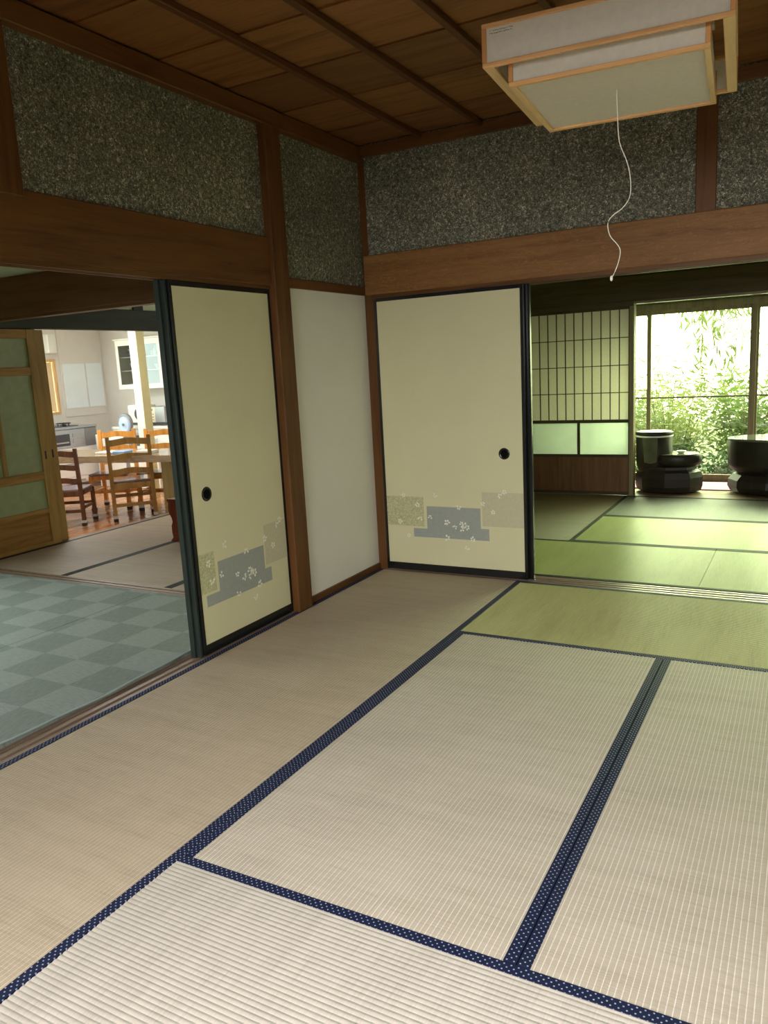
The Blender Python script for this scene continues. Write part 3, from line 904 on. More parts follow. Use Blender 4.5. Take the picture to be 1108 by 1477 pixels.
T = 0.955
GM = 'tatami mats of the main room'
tatami('tan straw mat running from the far left corner along the white wall', -0.006, T, -1.906, 0.006, TAT_LEFT, NAVY, 'y', True, group=GM)
tatami('tan straw mat beside the left sill, nearer half of the left row', -0.006, T, -3.816, -1.906, TAT_LEFT, NAVY, 'y', True, group=GM)
tatami('straw mat with green sheen in its colour, lying lengthwise along the far sill', T, 3 * T, -T, 0.006, TAT_SHEEN, NAVY, 'x', True, 'both', group=GM)
tatami('large middle straw mat, left of the navy double band', T, 2 * T, -3 * T, -T, TAT_MID, NAVY, 'y', True, group=GM)
tatami('large middle straw mat, right of the navy double band', 2 * T, 3 * T, -3 * T, -T, TAT_MID, NAVY, 'y', True, group=GM)
tatami('coarsely ribbed straw mat in the front at the bottom of the picture', T, 3 * T, -4 * T, -3 * T, TAT_X, NAVY, 'x', True, group=GM)
tatami('straw mat at the right edge of the room, far half', 3 * T, 4 * T - 0.02, -2 * T, 0.006, TAT_LEFT, NAVY, 'y', True, group=GM)
tatami('straw mat at the right edge of the room, near half', 3 * T, 4 * T - 0.02, -4 * T, -2 * T, TAT_LEFT, NAVY, 'y', True, group=GM)
GB = 'tatami mats of the far room'
tatami('green-lit straw mat just beyond the far sill, left of its fine seam', 0.005, 1.911, 0.155, 1.105, TAT_BR, DKBORDER, 'x', False, group=GB)
tatami('green-lit straw mat just beyond the far sill, right of its fine seam', 1.911, 3.82, 0.155, 1.105, TAT_BR, DKBORDER, 'x', False, group=GB)
tatami('straw mat coloured dark for lack of sheen, in front of the shoji screen', 0.005, 0.965, 1.105, 3.0, TAT_BRY, DKBORDER, 'y', False, group=GB)
tatami('green-lit straw mat in the middle of the far room', 0.965, 2.87, 1.105, 2.055, TAT_BR, DKBORDER, 'x', False, group=GB)
tatami('straw mat with dark reflection in its colour before the dark stump furniture', 0.965, 2.87, 2.055, 3.0, tatami_mat('straw_mat_dark_reflection', 'x', (0.17, 0.18, 0.15), (0.13, 0.14, 0.115), aniso=0.2, spec=0.2), DKBORDER, 'x', False, group=GB)  # reflection of the dark furniture put into the straw colour
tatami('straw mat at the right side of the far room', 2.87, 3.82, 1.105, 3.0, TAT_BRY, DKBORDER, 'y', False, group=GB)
GL = 'tatami mats beyond the checked carpet'
xs = [-0.125, -1.075, -2.028, -2.98]
for i, lb in enumerate(('pale straw mat hidden mostly behind the left sliding doors', 'pale straw mat between two dark bands beyond the carpet', 'pale straw mat next to the kitchen step')):
    tatami(lb, xs[i + 1], xs[i], -0.82, 1.09, TAT_PALE, DKBORDER, 'y', False, group=GL)
for i, lb in enumerate(('far pale straw mat behind the left doors, inner end', 'far pale straw mat in the second row, middle', 'far pale straw mat by the kitchen opening, second row')):
    tatami(lb, xs[i + 1], xs[i], 1.09, 2.86, TAT_PALE, DKBORDER, 'y', False, group=GL)

# checked carpet in the left room, slightly wavy edge along the sill
def carpet_piece(label, x0, x1, y0, y1, wavy):
    r = empty('checked_carpet', ((x0 + x1) / 2, (y0 + y1) / 2, -0.012))
    nx, ny = 16, 60
    vs, fs = [], []
    for j in range(ny + 1):
        y = y0 + (y1 - y0) * j / ny
        e = x1 + (0.009 * math.sin(y * 5.3) + 0.004 * math.sin(y * 17 + 1) if wavy else 0)
        for i in range(nx + 1):
            x = x0 + (e - x0) * i / nx
            z = 0.010 + (0.0015 * math.sin(y * 7 + x * 3))
            if wavy and i >= nx - 1:
                z += 0.003 * math.sin(y * 6.1)
            vs.append((x, y, z))
    nn = len(vs)
    for v in list(vs): vs.append((v[0], v[1], -0.010))
    W1 = nx + 1
    for j in range(ny):
        for i in range(nx):
            a = j * W1 + i
            fs.append((a, a + 1, a + W1 + 1, a + W1))
            fs.append((nn + a, nn + a + W1, nn + a + W1 + 1, nn + a + 1))
    for j in range(ny):
        for i in (0, nx):
            a = j * W1 + i
            fs.append((a, a + W1, nn + a + W1, nn + a))
    for i in range(nx):
        for j in (0, ny):
            a = j * W1 + i
            fs.append((a, a + 1, nn + a + 1, nn + a))
    me = bpy.data.meshes.new('woven_pile'); me.from_pydata(vs, [], fs); me.materials.append(CARPET); me.update()
    o = bpy.data.objects.new('woven_pile', me); COL.objects.link(o); o.parent = r
    o.location = -r.location
    if wavy:
        pts = [(x1 + 0.009 * math.sin(y * 5.3) + 0.004 * math.sin(y * 17 + 1), y, 0.010 + 0.003 * math.sin(y * 6.1)) for y in np.linspace(y0, y1, 61)]
        build(MB().tube(pts, 0.0045, 6), 'edge_binding', BINDING, r)
    tag(r, label, 'carpet', 'checked carpet pieces in the left room')
carpet_piece('grey-green checked carpet piece with wavy edge along the sill', -1.080, -0.122, -4.15, -0.94, True)
carpet_piece('grey-green checked carpet piece farther left of the seam', -3.22, -1.085, -4.15, -0.94, False)
tag(build(B(0.62, 3.8, 3.45, 3.90, -0.004, 0.006, c=0.002), 'floor_runner', RUG), 'mauve carpet runner on the veranda floor by the garden window', 'rug')

# ================================================================ CEILING LIGHT
lm = empty('pendant_lamp', (1.903, -1.84, 2.05))
def lp(mb, nm, m, par=None):
    o = bpy.data.objects.new(nm, mb.mesh(nm, m)); COL.objects.link(o); o.parent = par or lm
    return o
H = 0.305
t = 0.012
for zz, nm in ((0.0, 'lower_frame_bar'), (0.094, 'upper_frame_bar')):
    wd = 0.028 if zz == 0 else 0.014
    hh = 0.011
    for sgn in (-1, 1):
        a, b_ = sorted((sgn * H, sgn * (H - (0.014 if zz else 0.012))))
        lp(B(-H, H, a, b_, zz, zz + hh, c=0.0015), nm, W['lamp_x'])
        a, b_ = sorted((sgn * H, sgn * (H - wd)))
        lp(B(a, b_, -H + 0.012, H - 0.012, zz, zz + hh, c=0.0015), nm, W['lamp_y'])
for sx in (-1, 1):
    for sy in (-1, 1):
        a, b_ = sorted((sx * H, sx * (H - t))); c_, d_ = sorted((sy * H, sy * (H - t)))
        lp(B(a, b_, c_, d_, 0.011, 0.094, c=0.001), 'corner_upright', W['lamp_z'])
for sgn in (-1, 1):
    a, b_ = sorted((sgn * (H - 0.005), sgn * (H - 0.007)))
    lp(B(-H + t, H - t, a, b_, 0.011, 0.094), 'paper_side', LAMPPAPER)
    lp(B(a, b_, -H + t, H - t, 0.011, 0.094), 'paper_side', LAMPPAPER)
# inner stepped box
h2 = 0.250
ox = 0.003
for zz in (-0.040,):
    for sgn in (-1, 1):
        a, b_ = sorted((sgn * h2, sgn * (h2 - 0.016)))
        lp(B(-h2, h2, a, b_, zz, zz + 0.011, c=0.0015), 'inner_frame_bar', W['lamp_x'])
        lp(B(a, b_, -h2 + 0.016, h2 - 0.016, zz, zz + 0.011, c=0.0015), 'inner_frame_bar', W['lamp_y'])
for sx in (-1, 1):
    for sy in (-1, 1):
        a, b_ = sorted((sx * h2, sx * (h2 - t))); c_, d_ = sorted((sy * h2, sy * (h2 - t)))
        lp(B(a, b_, c_, d_, -0.029, 0.050, c=0.001), 'inner_upright', W['lamp_z'])
for sgn in (-1, 1):
    a, b_ = sorted((sgn * (h2 - 0.004), sgn * (h2 - 0.006)))
    lp(B(-h2 + t, h2 - t, a, b_, -0.029, 0.05), 'inner_paper_side', LAMPPAPER)
    lp(B(a, b_, -h2 + t, h2 - t, -0.029, 0.05), 'inner_paper_side', LAMPPAPER)
lp(B(-h2 + 0.010, h2 - 0.010, -h2 + 0.010, h2 - 0.010, -0.033, -0.031), 'bottom_paper', LAMPPAPER)
# lampworks inside and the hanging rod
lp(B(-0.25, 0.25, -0.02, 0.02, 0.085, 0.100, c=0.002), 'cross_bar', WHITE)
lp(B(-0.02, 0.02, -0.298, 0.298, 0.090, 0.099, c=0.002), 'cross_bar', WHITE)
ring = MB()
m2 = [(0.15 * math.cos(a), 0.15 * math.sin(a), 0.04) for a in np.linspace(0, 2 * PI, 33)]
ring.tube(m2, 0.014, 8, cap=False)
lp(ring, 'ring_tube', WHITE)
lp(MB().lathe([(0.05, 0.03), (0.06, 0.05), (0.06, 0.085), (0.02, 0.10), (0.006, 0.12), (0.006, 0.49), (0.045, 0.495), (0.05, 0.518)], 0, 0, 16), 'hanger', WHITE)
# faint lettering on the front face, upper left corner
ink = MB()
r2 = random.Random(3)
for row_ in range(2):
    u = -H + 0.020
    while u < -H + 0.078:
        ww = r2.uniform(0.002, 0.006)
        z0 = 0.088 - row_ * 0.006 - r2.uniform(0, 0.001)
        ink.box(u, u + ww, -H + 0.0046, -H + 0.005, z0 - r2.uniform(0.0008, 0.003), z0)
        u += ww + r2.uniform(0.0006, 0.002)
lp(ink, 'faded_print', PRINTINK)['kind'] = 'stuff'
lm.rotation_euler = (0, 0, math.radians(4.3))
tag(lm, 'square pendant lamp with pale wood frame and white paper under ceiling', 'ceiling lamp')

pts = [(1.907, -1.874, 2.022), (1.907, -1.874, 2.0), (1.909, -1.874, 1.943), (1.914, -1.873, 1.879), (1.935, -1.868, 1.821), (1.944, -1.866, 1.77), (1.941, -1.867, 1.728), (1.922, -1.871, 1.701), (1.898, -1.876, 1.685), (1.883, -1.879, 1.664), (1.889, -1.878, 1.629), (1.908, -1.874, 1.604), (1.917, -1.872, 1.584), (1.912, -1.873, 1.554), (1.9, -1.876, 1.522), (1.893, -1.877, 1.513)]
def smooth_pts(p, k=4):
    out = []
    P = [Vector(q) for q in p]
    for i in range(len(P) - 1):
        a, b_, c_, d_ = P[max(i - 1, 0)], P[i], P[i + 1], P[min(i + 2, len(P) - 1)]
        for j in range(k):
            s_ = j / k
            out.append(0.5 * ((2 * b_) + (c_ - a) * s_ + (2 * a - 5 * b_ + 4 * c_ - d_) * s_ ** 2 + (3 * b_ - a - 3 * c_ + d_) * s_ ** 3))
    out.append(P[-1])
    return out
pc = empty('pull_cord', (1.907, -1.874, 1.51))
build(MB().tube(smooth_pts(pts), 0.0014, 6), 'string', CORD, pc)
build(MB().lathe([(0.001, 1.502), (0.0036, 1.505), (0.0042, 1.511), (0.002, 1.517)], 1.893, -1.877, 10), 'knob', CORD, pc)
tag(pc, 'thin curly pale pull cord hanging below the square lamp', 'cord')
pc = empty('pull_cord', (1.85, 1.45, 1.83))
build(MB().tube([(1.85, 1.45, 1.845), (1.85, 1.45, 2.3)], 0.0014, 6), 'string', CORD, pc)
build(MB().lathe([(0.002, 1.836), (0.006, 1.840), (0.006, 1.848), (0.002, 1.853)], 1.85, 1.45, 10), 'knob', CORD, pc)
build(MB().lathe([(0.17, 2.30), (0.2, 2.33), (0.2, 2.36), (0.02, 2.40), (0.006, 2.42), (0.006, 2.52)], 1.85, 1.45, 20), 'shade', WHITE, pc)
tag(pc, 'short straight pull cord with white knob in the far room', 'cord')

# ================================================================ STUMP FURNITURE ON THE VERANDA
def wobf(seed, amp):
    r_ = random.Random(seed)
    ph = [r_.uniform(0, 6.28) for _ in range(4)]
    return lambda an, z: 1 + amp * (math.sin(2 * an + ph[0]) + 0.6 * math.sin(3 * an + ph[1] + z * 2) + 0.4 * math.sin(5 * an + ph[2]))
s1 = empty('stump_stand', (1.22, 3.36, 0))
FX, FY = 1.13, 3.36
build(MB().lathe([(0.245, 0.0), (0.285, 0.012), (0.30, 0.06), (0.30, 0.14), (0.285, 0.19), (0.25, 0.215), (0.245, 0.24)], 1.262, 3.36, 8, 1.0, 0.75, smooth=False), 'root_base', W['stump'], s1)
build(MB().lathe([(0.13, 0.16), (0.155, 0.235), (0.165, 0.30), (0.167, 0.505), (0.162, 0.512)], FX, FY, 20, 1.0, 0.9, wob=wobf(2, 0.008)), 'drum', W['stump'], s1)
build(MB().lathe([(0.1655, 0.512), (0.170, 0.516), (0.170, 0.524), (0.165, 0.527)], FX, FY, 28, 1.0, 0.9), 'pale_rim', WHITE, s1)
build(MB().lathe([(0.160, 0.526), (0.168, 0.530), (0.170, 0.555), (0.150, 0.563)], FX, FY, 28, 1.0, 0.9), 'dark_lid', W['stump'], s1)
build(MB().lathe([(0.17, 0.235), (0.215, 0.26), (0.228, 0.285), (0.23, 0.335), (0.215, 0.352)], 1.325, 3.36, 28, 1.0, 0.75), 'half_round_ledge', W['stump'], s1)
build(MB().lathe([(0.20, 0.350), (0.205, 0.354), (0.20, 0.357)], 1.33, 3.36, 28, 1.0, 0.75), 'polished_top', plain('window_reflection_top', (0.20, 0.23, 0.13), 0.12), s1)  # window reflection put into the green colour of this top
build(MB().prism([(1.055, 0.51), (1.185, 0.51), (1.18, 0.29), (1.13, 0.275), (1.07, 0.285)], 'y', 3.196, 3.204), 'hanging_cloth', CLOTH, s1)
tag(s1, 'dark drum-topped stump stand with half-round ledge beside the shoji post', 'stand')
tag(build(MB().lathe([(0.018, 0.3585), (0.03, 0.362), (0.042, 0.379), (0.045, 0.382), (0.040, 0.382), (0.026, 0.365)], 1.375, 3.33, 16), 'small_dish', PORCELAIN), 'small pale dish on the half-round ledge of the stump stand', 'dish')
s2 = empty('stump_table', (2.25, 3.4, 0))
build(MB().lathe([(0.40, 0.0), (0.45, 0.015), (0.475, 0.06), (0.47, 0.12), (0.43, 0.17), (0.38, 0.20), (0.37, 0.23)], 2.24, 3.42, 10, 1.0, 0.62, smooth=False), 'root_base', W['stump'], s2)
build(MB().lathe([(0.40, 0.19), (0.45, 0.215), (0.475, 0.26), (0.485, 0.46), (0.480, 0.475)], 2.24, 3.42, 32, 1.0, 0.60, wob=wobf(5, 0.007)), 'trunk_block', W['stump'], s2)
build(MB().lathe([(0.47, 0.475), (0.485, 0.480), (0.485, 0.492), (0.475, 0.496)], 2.24, 3.42, 32, 1.0, 0.60, wob=wobf(5, 0.007)), 'polished_top', plain('polished_stump_top', (0.12, 0.13, 0.09), 0.08), s2)
tag(s2, 'wide dark carved stump table at the right edge before garden window', 'table')

# ================================================================ CARVED LOW STAND (left, mostly behind the doors)
cs = empty('low_carved_stand', (-1.85, 0.35, 0))
prof = [(-0.00, 0.0), (0.02, 0.0), (0.115, 0.0), (0.115, 0.34), (0.0, 0.34), (-0.006, 0.325), (0.010, 0.312), (0.004, 0.27), (0.008, 0.225), (0.030, 0.19), (0.038, 0.155), (0.022, 0.125), (0.022, 0.07), (0.030, 0.03)]
for ox_ in (0.0, 0.38):
    build(MB().prism([(-2.065 + u + ox_, v + 0.003) for u, v in prof] if ox_ == 0 else [(-2.065 + 0.115 - u + ox_, v + 0.003) for u, v in prof], 'y', 0.26, 0.62), 'carved_end_leg', W['red'], cs)
build(B(-2.05, -1.60, 0.27, 0.61, 0.29, 0.325, c=0.003), 'top_board', W['red'], cs)
tag(cs, 'low red-brown carved wooden stand on pale mats at the door edge', 'stand')

# ================================================================ KITCHEN
kw = MB().box(-7.30, -7.20, 3.50, 4.45, KF - 0.1, 2.3).box(-7.30, -7.20, 2.82, 3.50, KF - 0.1, 0.88).box(-7.30, -7.20, 2.82, 3.50, 1.62, 2.3)
kw.box(-7.30, -7.20, 1.0, 2.82, KF - 0.1, 0.9).box(-7.30, -7.20, 1.0, 2.82, 1.95, 2.3).box(-7.30, -7.20, -0.7, 1.6, KF - 0.1, 2.3)
kw.box(-7.3, -3.03, 4.40, 4.50, KF - 0.1, 2.3).box(-7.3, -3.05, -0.70, -0.60, KF - 0.1, 2.3).box(-3.12, -3.06, 2.0, 4.5, KF - 0.1, 2.3).box(-3.10, -3.06, -0.7, -0.0, KF - 0.1, 2.3)
struct(build(kw, 'wall_kitchen_room', KWALL), 'warm white kitchen walls')
sbox('ceiling_kitchen', KWALL, -7.3, -3.06, -0.7, 4.5, 2.28, 2.34)
kwin = struct(build(MB().box(-7.215, -7.19, 3.495, 3.53, 0.85, 1.64, c=0.002).box(-7.215, -7.19, 2.80, 3.495, 1.60, 1.64, c=0.002).box(-7.215, -7.19, 2.80, 3.495, 0.85, 0.89, c=0.002).box(-7.215, -7.19, 2.80, 2.84, 0.89, 1.60, c=0.002), 'window_2', W['pale']), 'kitchen window with pale orange wooden frame')
build(B(-7.25, -7.24, 2.84, 3.495, 0.89, 1.60), 'blind', plain('warm_blind', (0.85, 0.66, 0.42), 0.6, var=0.03), kwin)
gp = struct(build(B(-7.2, -7.188, 3.60, 4.36, 0.80, 2.26, c=0.002), 'trim_37', KWALL), 'splash board behind the cooker')
for a, b_ in ((3.635, 4.03), (4.05, 4.35)):
    build(B(-7.188, -7.176, a, b_, 0.92, 1.57, c=0.003), 'glossy_panel', KGLOSS, gp)
tag(build(B(-7.2, -7.08, 3.36, 3.50, 1.72, 1.98, c=0.006), 'wall_box', WHITE), 'small white box high on the kitchen wall above the window', 'wall unit')

# cooker unit
ck = empty('cooker_unit', (-6.9, 2.9, KF))
KX = -6.60
build(B(-7.19, KX - 0.02, 1.9, 3.61, KF + 0.08, 0.665), 'carcass', WHITE, ck)
build(B(-7.19, KX + 0.01, 1.9, 3.615, 0.665, 0.695, c=0.003), 'worktop', STEEL, ck)
gf = build(B(KX - 0.02, KX, 2.62, 3.40, 0.405, 0.66, c=0.003), 'grill_front', STEEL, ck)
build(B(KX, KX + 0.004, 2.83, 3.13, 0.44, 0.60, c=0.001), 'grill_window', DKGREY, gf)
build(B(KX, KX + 0.02, 2.86, 3.10, 0.475, 0.495, c=0.002), 'grill_handle', SILVER, gf)
for a in (3.18, ):
    for z in (0.47, 0.545):
        build(B(KX, KX + 0.006, a, a + 0.17, z, z + 0.055, c=0.001), 'control_flap', SILVER, gf)
for a in (2.66, ):
    for z in (0.47, 0.545):
        build(B(KX, KX + 0.006, a, a + 0.13, z, z + 0.055, c=0.001), 'control_flap', SILVER, gf)
build(B(KX - 0.02, KX, 3.405, 3.605, 0.405, 0.66, c=0.003), 'side_front', MIDGREY, ck)
for a, b_ in ((1.92, 2.61), (2.62, 3.60)):
    for z0, z1 in ((0.235, 0.40), (0.0, 0.23), (KF + 0.09, -0.005)):
        d = build(B(KX - 0.02, KX, a, b_, z0, z1, c=0.003), 'drawer', WHITE, ck)
        m0 = (a + b_) / 2
        if z0 > 0.2:
            for q in ((m0 - 0.30, m0 - 0.08), (m0 + 0.0, m0 + 0.20)):
                build(B(KX, KX + 0.012, *q, 0.325, 0.350, c=0.002), 'handle', SILVER, d)
        else:
            build(B(KX, KX + 0.012, m0 - 0.2, m0 + 0.2, z1 - 0.06, z1 - 0.04, c=0.002), 'handle', SILVER, d)
ckb = build(B(-7.1, KX - 0.07, 2.62, 3.36, 0.695, 0.705, c=0.003), 'hob', DKGREY, ck)
for bx, by in ((-6.76, 2.80), (-6.76, 3.18), (-7.0, 2.98)):
    g = MB()
    g.tube([(bx + 0.095 * math.cos(a), by + 0.095 * math.sin(a), 0.742) for a in np.linspace(0, 2 * PI, 17)], 0.007, 5, cap=False)
    for k in range(4):
        a = PI / 4 + k * PI / 2
        g.box(bx + 0.07 * math.cos(a) - 0.006, bx + 0.07 * math.cos(a) + 0.006, by + 0.07 * math.sin(a) - 0.006, by + 0.07 * math.sin(a) + 0.006, 0.705, 0.752)
    g.lathe([(0.04, 0.705), (0.045, 0.72), (0.03, 0.728)], bx, by, 12)
    build(g, 'burner_grate', IRON, ckb)
tag(ck, 'white kitchen cooker unit with grey grill front and gas hob', 'kitchen unit')

# back counter
bc = empty('back_counter', (-5.4, 4.1, KF))
build(B(-6.5, -4.2, 3.82, 4.39, KF + 0.06, 0.60), 'carcass', WHITE, bc)
build(B(-6.5, -4.2, 3.80, 4.39, 0.60, 0.635, c=0.003), 'worktop', WHITE2, bc)
for k in range(4):
    d = build(B(-6.48 + k * 0.57, -6.48 + k * 0.57 + 0.56, 3.80, 3.82, KF + 0.07, 0.595, c=0.003), 'cabinet_door', WHITE, bc)
    build(B(-6.24 + k * 0.57, -6.16 + k * 0.57, 3.788, 3.80, 0.52, 0.535, c=0.002), 'handle', SILVER, d)
tag(bc, 'white back counter carrying the microwave', 'kitchen unit')
# disc on a low grey shelf unit
gu = empty('grey_shelf_unit', (-5.95, 3.6, KF))
build(B(-5.90, -5.80, 3.45, 3.74, KF, 0.50, c=0.004), 'carcass', MIDGREY, gu)
build(B(-5.905, -5.795, 3.44, 3.75, 0.50, 0.52, c=0.003), 'top', DKGREY, gu)
tag(gu, 'low dark grey unit behind the orange chairs, right of the round disc', 'unit')
tag(build(B(-6.46, -5.915, 3.45, 3.76, KF, 0.555, c=0.004), 'low_white_cabinet', WHITE), 'low white cabinet under the round pale blue disc', 'cabinet')
dk = empty('pan_lid', (-6.02, 3.60, 0.56))
def disc_xz(prof, cx, cy, cz, n=32, tilt=0.0):
    m3 = MB().lathe(prof, 0, 0, n)
    return MB().add([(cx + a, cy - c_, cz + b_ * 1.1) for a, b_, c_ in m3.v], m3.f, True)
build(disc_xz([(0.105, -0.05), (0.128, -0.04), (0.128, -0.012), (0.122, -0.002), (0.105, 0.0)], -6.02, 3.60, 0.695), 'dark_rim', MIDGREY, dk)
build(disc_xz([(0.106, -0.03), (0.106, 0.006), (0.08, 0.014), (0.02, 0.018)], -6.012, 3.59, 0.680), 'pale_face', PALEBLUE, dk)
build(disc_xz([(0.017, 0.012), (0.017, 0.03), (0.008, 0.034)], -6.012, 3.585, 0.680, 12), 'knob', MIDGREY, dk)
tag(dk, 'round pale blue disc with dark rim and small centre knob', 'lid')
# appliance partly behind the pillar
ap = empty('countertop_appliance', (-6.1, 4.0, 0.635))
build(B(-6.30, -5.98, 3.95, 4.2, 0.635, 0.93, c=0.01), 'body', WHITE, ap)
build(disc_xz([(0.075, 0.0), (0.075, 0.01), (0.06, 0.014)], -6.09, 3.95, 0.80, 20), 'round_window', DKGREY, ap)
build(B(-6.24, -6.02, 3.944, 3.95, 0.645, 0.68), 'button_row', DKGREY, ap)
tag(ap, 'white appliance with dark round window, half hidden behind the pillar', 'appliance')
# microwave
mw = empty('microwave_oven', (-5.75, 4.05, 0.66))
build(B(-5.90, -5.555, 3.93, 4.22, 0.675, 0.90, c=0.004), 'body', SILVER, mw)
build(B(-5.895, -5.745, 3.922, 3.93, 0.68, 0.895, c=0.002), 'control_panel', CREAM, mw)
build(B(-5.855, -5.785, 3.919, 3.922, 0.845, 0.87), 'display', DKGREY, mw)
for i in range(2):
    for j in range(3):
        build(B(-5.86 + i * 0.06, -5.83 + i * 0.06, 3.919, 3.922, 0.71 + j * 0.04, 0.722 + j * 0.04), 'button', MIDGREY, mw)
build(B(-5.745, -5.56, 3.922, 3.93, 0.68, 0.895, c=0.002), 'door', SILVER, mw)
build(B(-5.90, -5.555, 3.92, 4.22, 0.640, 0.675, c=0.003), 'dark_base', DKGREY, mw)
tag(mw, 'cream and silver microwave oven right of the pillar', 'microwave')
tag(build(MB().box(-5.52, -5.38, 3.42, 3.56, 0.385, 0.49, c=0.006), 'tissue_box', WHITE), 'small white box behind the right orange chair', 'box')
tag(build(B(-5.785, -5.25, 3.40, 3.66, KF, 0.385, c=0.004), 'low_side_cabinet', WHITE2), 'low white side cabinet below the microwave', 'cabinet')

# wall cupboard
cb = empty('wall_cupboard', (-6.0, 4.2, 1.16))
cx0, cx1 = -6.47, -5.60
for bx in ((cx0, cx1, 4.02, 4.39, 1.155, 1.18), (cx0, cx1, 4.02, 4.39, 1.83, 1.855), (cx0, cx0 + 0.02, 4.02, 4.39, 1.18, 1.83), (cx1 - 0.02, cx1, 4.02, 4.39, 1.18, 1.83), (-6.045, -6.025, 4.02, 4.39, 1.18, 1.83), (cx0, cx1, 4.37, 4.39, 1.18, 1.83)):
    build(B(*bx), 'case_board', WHITE2, cb)
build(B(cx0 - 0.02, cx1 + 0.02, 3.98, 4.39, 1.855, 1.875, c=0.004), 'cornice', WHITE2, cb)
for z in (1.41, 1.60):
    for a, b_ in ((cx0 + 0.02, -6.045), (-6.025, cx1 - 0.02)):
        build(B(a, b_, 4.04, 4.37, z, z + 0.016), 'shelf', WHITE2, cb)
for a, b_ in ((cx0, -6.038), (-6.032, cx1)):
    d = empty('cabinet_door', Vector((a, 4.0, 1.16)) - cb.location); d.parent = cb
    for q in ((a, a + 0.055, 1.158, 1.852), (b_ - 0.055, b_, 1.158, 1.852)):
        build(B(q[0], q[1], 4.0, 4.02, q[2], q[3], c=0.002), 'door_stile', WHITE2, d)
    for q in ((1.158, 1.225), (1.775, 1.852)):
        build(B(a + 0.055, b_ - 0.055, 4.0, 4.02, q[0], q[1], c=0.002), 'door_rail', WHITE2, d)
    build(B(a + 0.05, b_ - 0.05, 4.008, 4.011, 1.22, 1.78), 'door_glass', CABGLASS, d)
tag(cb, 'white wall cupboard with glass doors above the counter', 'cupboard')
def bowl(x, y, z, r, h, m, nm, lab, grp=None):
    o = build(MB().lathe([(r * 0.45, z), (r * 0.8, z + h * 0.4), (r, z + h), (r * 0.92, z + h), (r * 0.7, z + h * 0.4), (r * 0.3, z + h * 0.15)], x, y, 16), nm, m)
    tag(o, lab, 'dish', grp)
bowl(-6.27, 4.15, 1.616, 0.10, 0.06, MIDGREY, 'bowl', 'dark bowl on the top shelf of the left cupboard')
bowl(-6.27, 4.17, 1.676, 0.10, 0.05, PORCELAIN, 'bowl', 'pale bowl resting on the dark bowl in the cupboard')
bowl(-6.24, 4.15, 1.426, 0.09, 0.10, PORCELAIN, 'bowl', 'white deep bowl on the middle shelf of left cupboard')
bowl(-6.25, 4.15, 1.18, 0.11, 0.06, PORCELAIN, 'bowl', 'white bowl on the lowest shelf of left cupboard')
bowl(-5.78, 4.12, 1.426, 0.05, 0.07, PORCELAIN, 'cup', 'white cup on the middle shelf of right cupboard')
bowl(-5.84, 4.14, 1.18, 0.10, 0.025, PORCELAIN, 'plate', 'white plate on the lowest shelf of right cupboard')
tag(build(MB().lathe([(0.03, 1.616), (0.035, 1.65), (0.034, 1.70), (0.014, 1.73), (0.014, 1.755)], -5.80, 4.12, 14), 'glass_bottle', PORCELAIN), 'pale bottle on the top shelf of right cupboard', 'bottle')
tag(build(MB().lathe([(0.03, 1.616), (0.035, 1.69), (0.033, 1.69), (0.028, 1.62)], -5.88, 4.15, 14), 'drinking_glass', PORCELAIN), 'tumbler left of the bottle in right cupboard', 'glass')

# pillar
sbox('trim_38', plain('pillar_white', (0.86, 0.83, 0.72), 0.6, var=0.02), -5.040, -4.912, 2.90, 3.03, KF, 2.30, c=0.003, label='white square kitchen pillar')

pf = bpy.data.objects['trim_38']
build(B(-4.912, -4.907, 2.90, 3.03, KF, 2.28), 'face_layer', plain('yellow_green_face', (0.66, 0.62, 0.33), 0.6, var=0.03), pf)  # thin yellow-green layer over one face of the pillar
# ---- table
tb = empty('slab_table', (-3.9, 1.9, KF))
pl_ = []
A0, A1 = Vector((-5.5, 1.325)), Vector((-3.33, 1.70))
nrm = Vector((-(A1 - A0).y, (A1 - A0).x)).normalized()
rr = random.Random(5)
for i in range(13):
    q = A0.lerp(A1, i / 12) + nrm * (0.025 * math.sin(i * 1.3) + rr.uniform(-.012, .012))
    pl_.append((q.x, q.y))
for i in range(12, -1, -1):
    q = A0.lerp(A1, i / 12) + nrm * (0.72 + 0.03 * math.sin(i * 0.9 + 2) + rr.uniform(-.012, .012))
    pl_.append((q.x, q.y))
build(MB().prism(pl_, 'z', 0.435, 0.505), 'slab_top', W['table'], tb)
for f_ in (0.06, 0.93):
    c0 = A0.lerp(A1, f_)
    dx = (A1 - A0).normalized() * 0.055
    qs = [c0 + nrm * 0.06 - dx, c0 + nrm * 0.06 + dx, c0 + nrm * 0.62 + dx, c0 + nrm * 0.62 - dx]
    build(MB().prism([(q.x, q.y) for q in qs], 'z', KF, 0.435), 'slab_leg', W['slab_leg'], tb)
tag(tb, 'live-edge wooden slab dining table in the kitchen', 'table')
c_m = A0.lerp(A1, 0.5) + nrm * 0.35
for k, (f_, g_, sx, sy, h_, m_, nm, lab, ct) in enumerate((
        (0.63, 0.25, 0.09, 0.06, 0.03, BLUE, 'packet', 'blue and white packet on the slab table', 'packet'),
        (0.53, 0.30, 0.12, 0.09, 0.02, WHITE, 'paper_stack', 'white papers on the slab table left of the packet', 'paper'),
        (0.76, 0.30, 0.10, 0.07, 0.03, WHITE, 'paper_box', 'white box on the slab table right of the packet', 'box'))):
    q = A0.lerp(A1, f_) + nrm * g_
    tag(build(B(q.x - sx, q.x + sx, q.y - sy, q.y + sy, 0.505, 0.505 + h_, c=0.003), nm, m_), lab, ct)

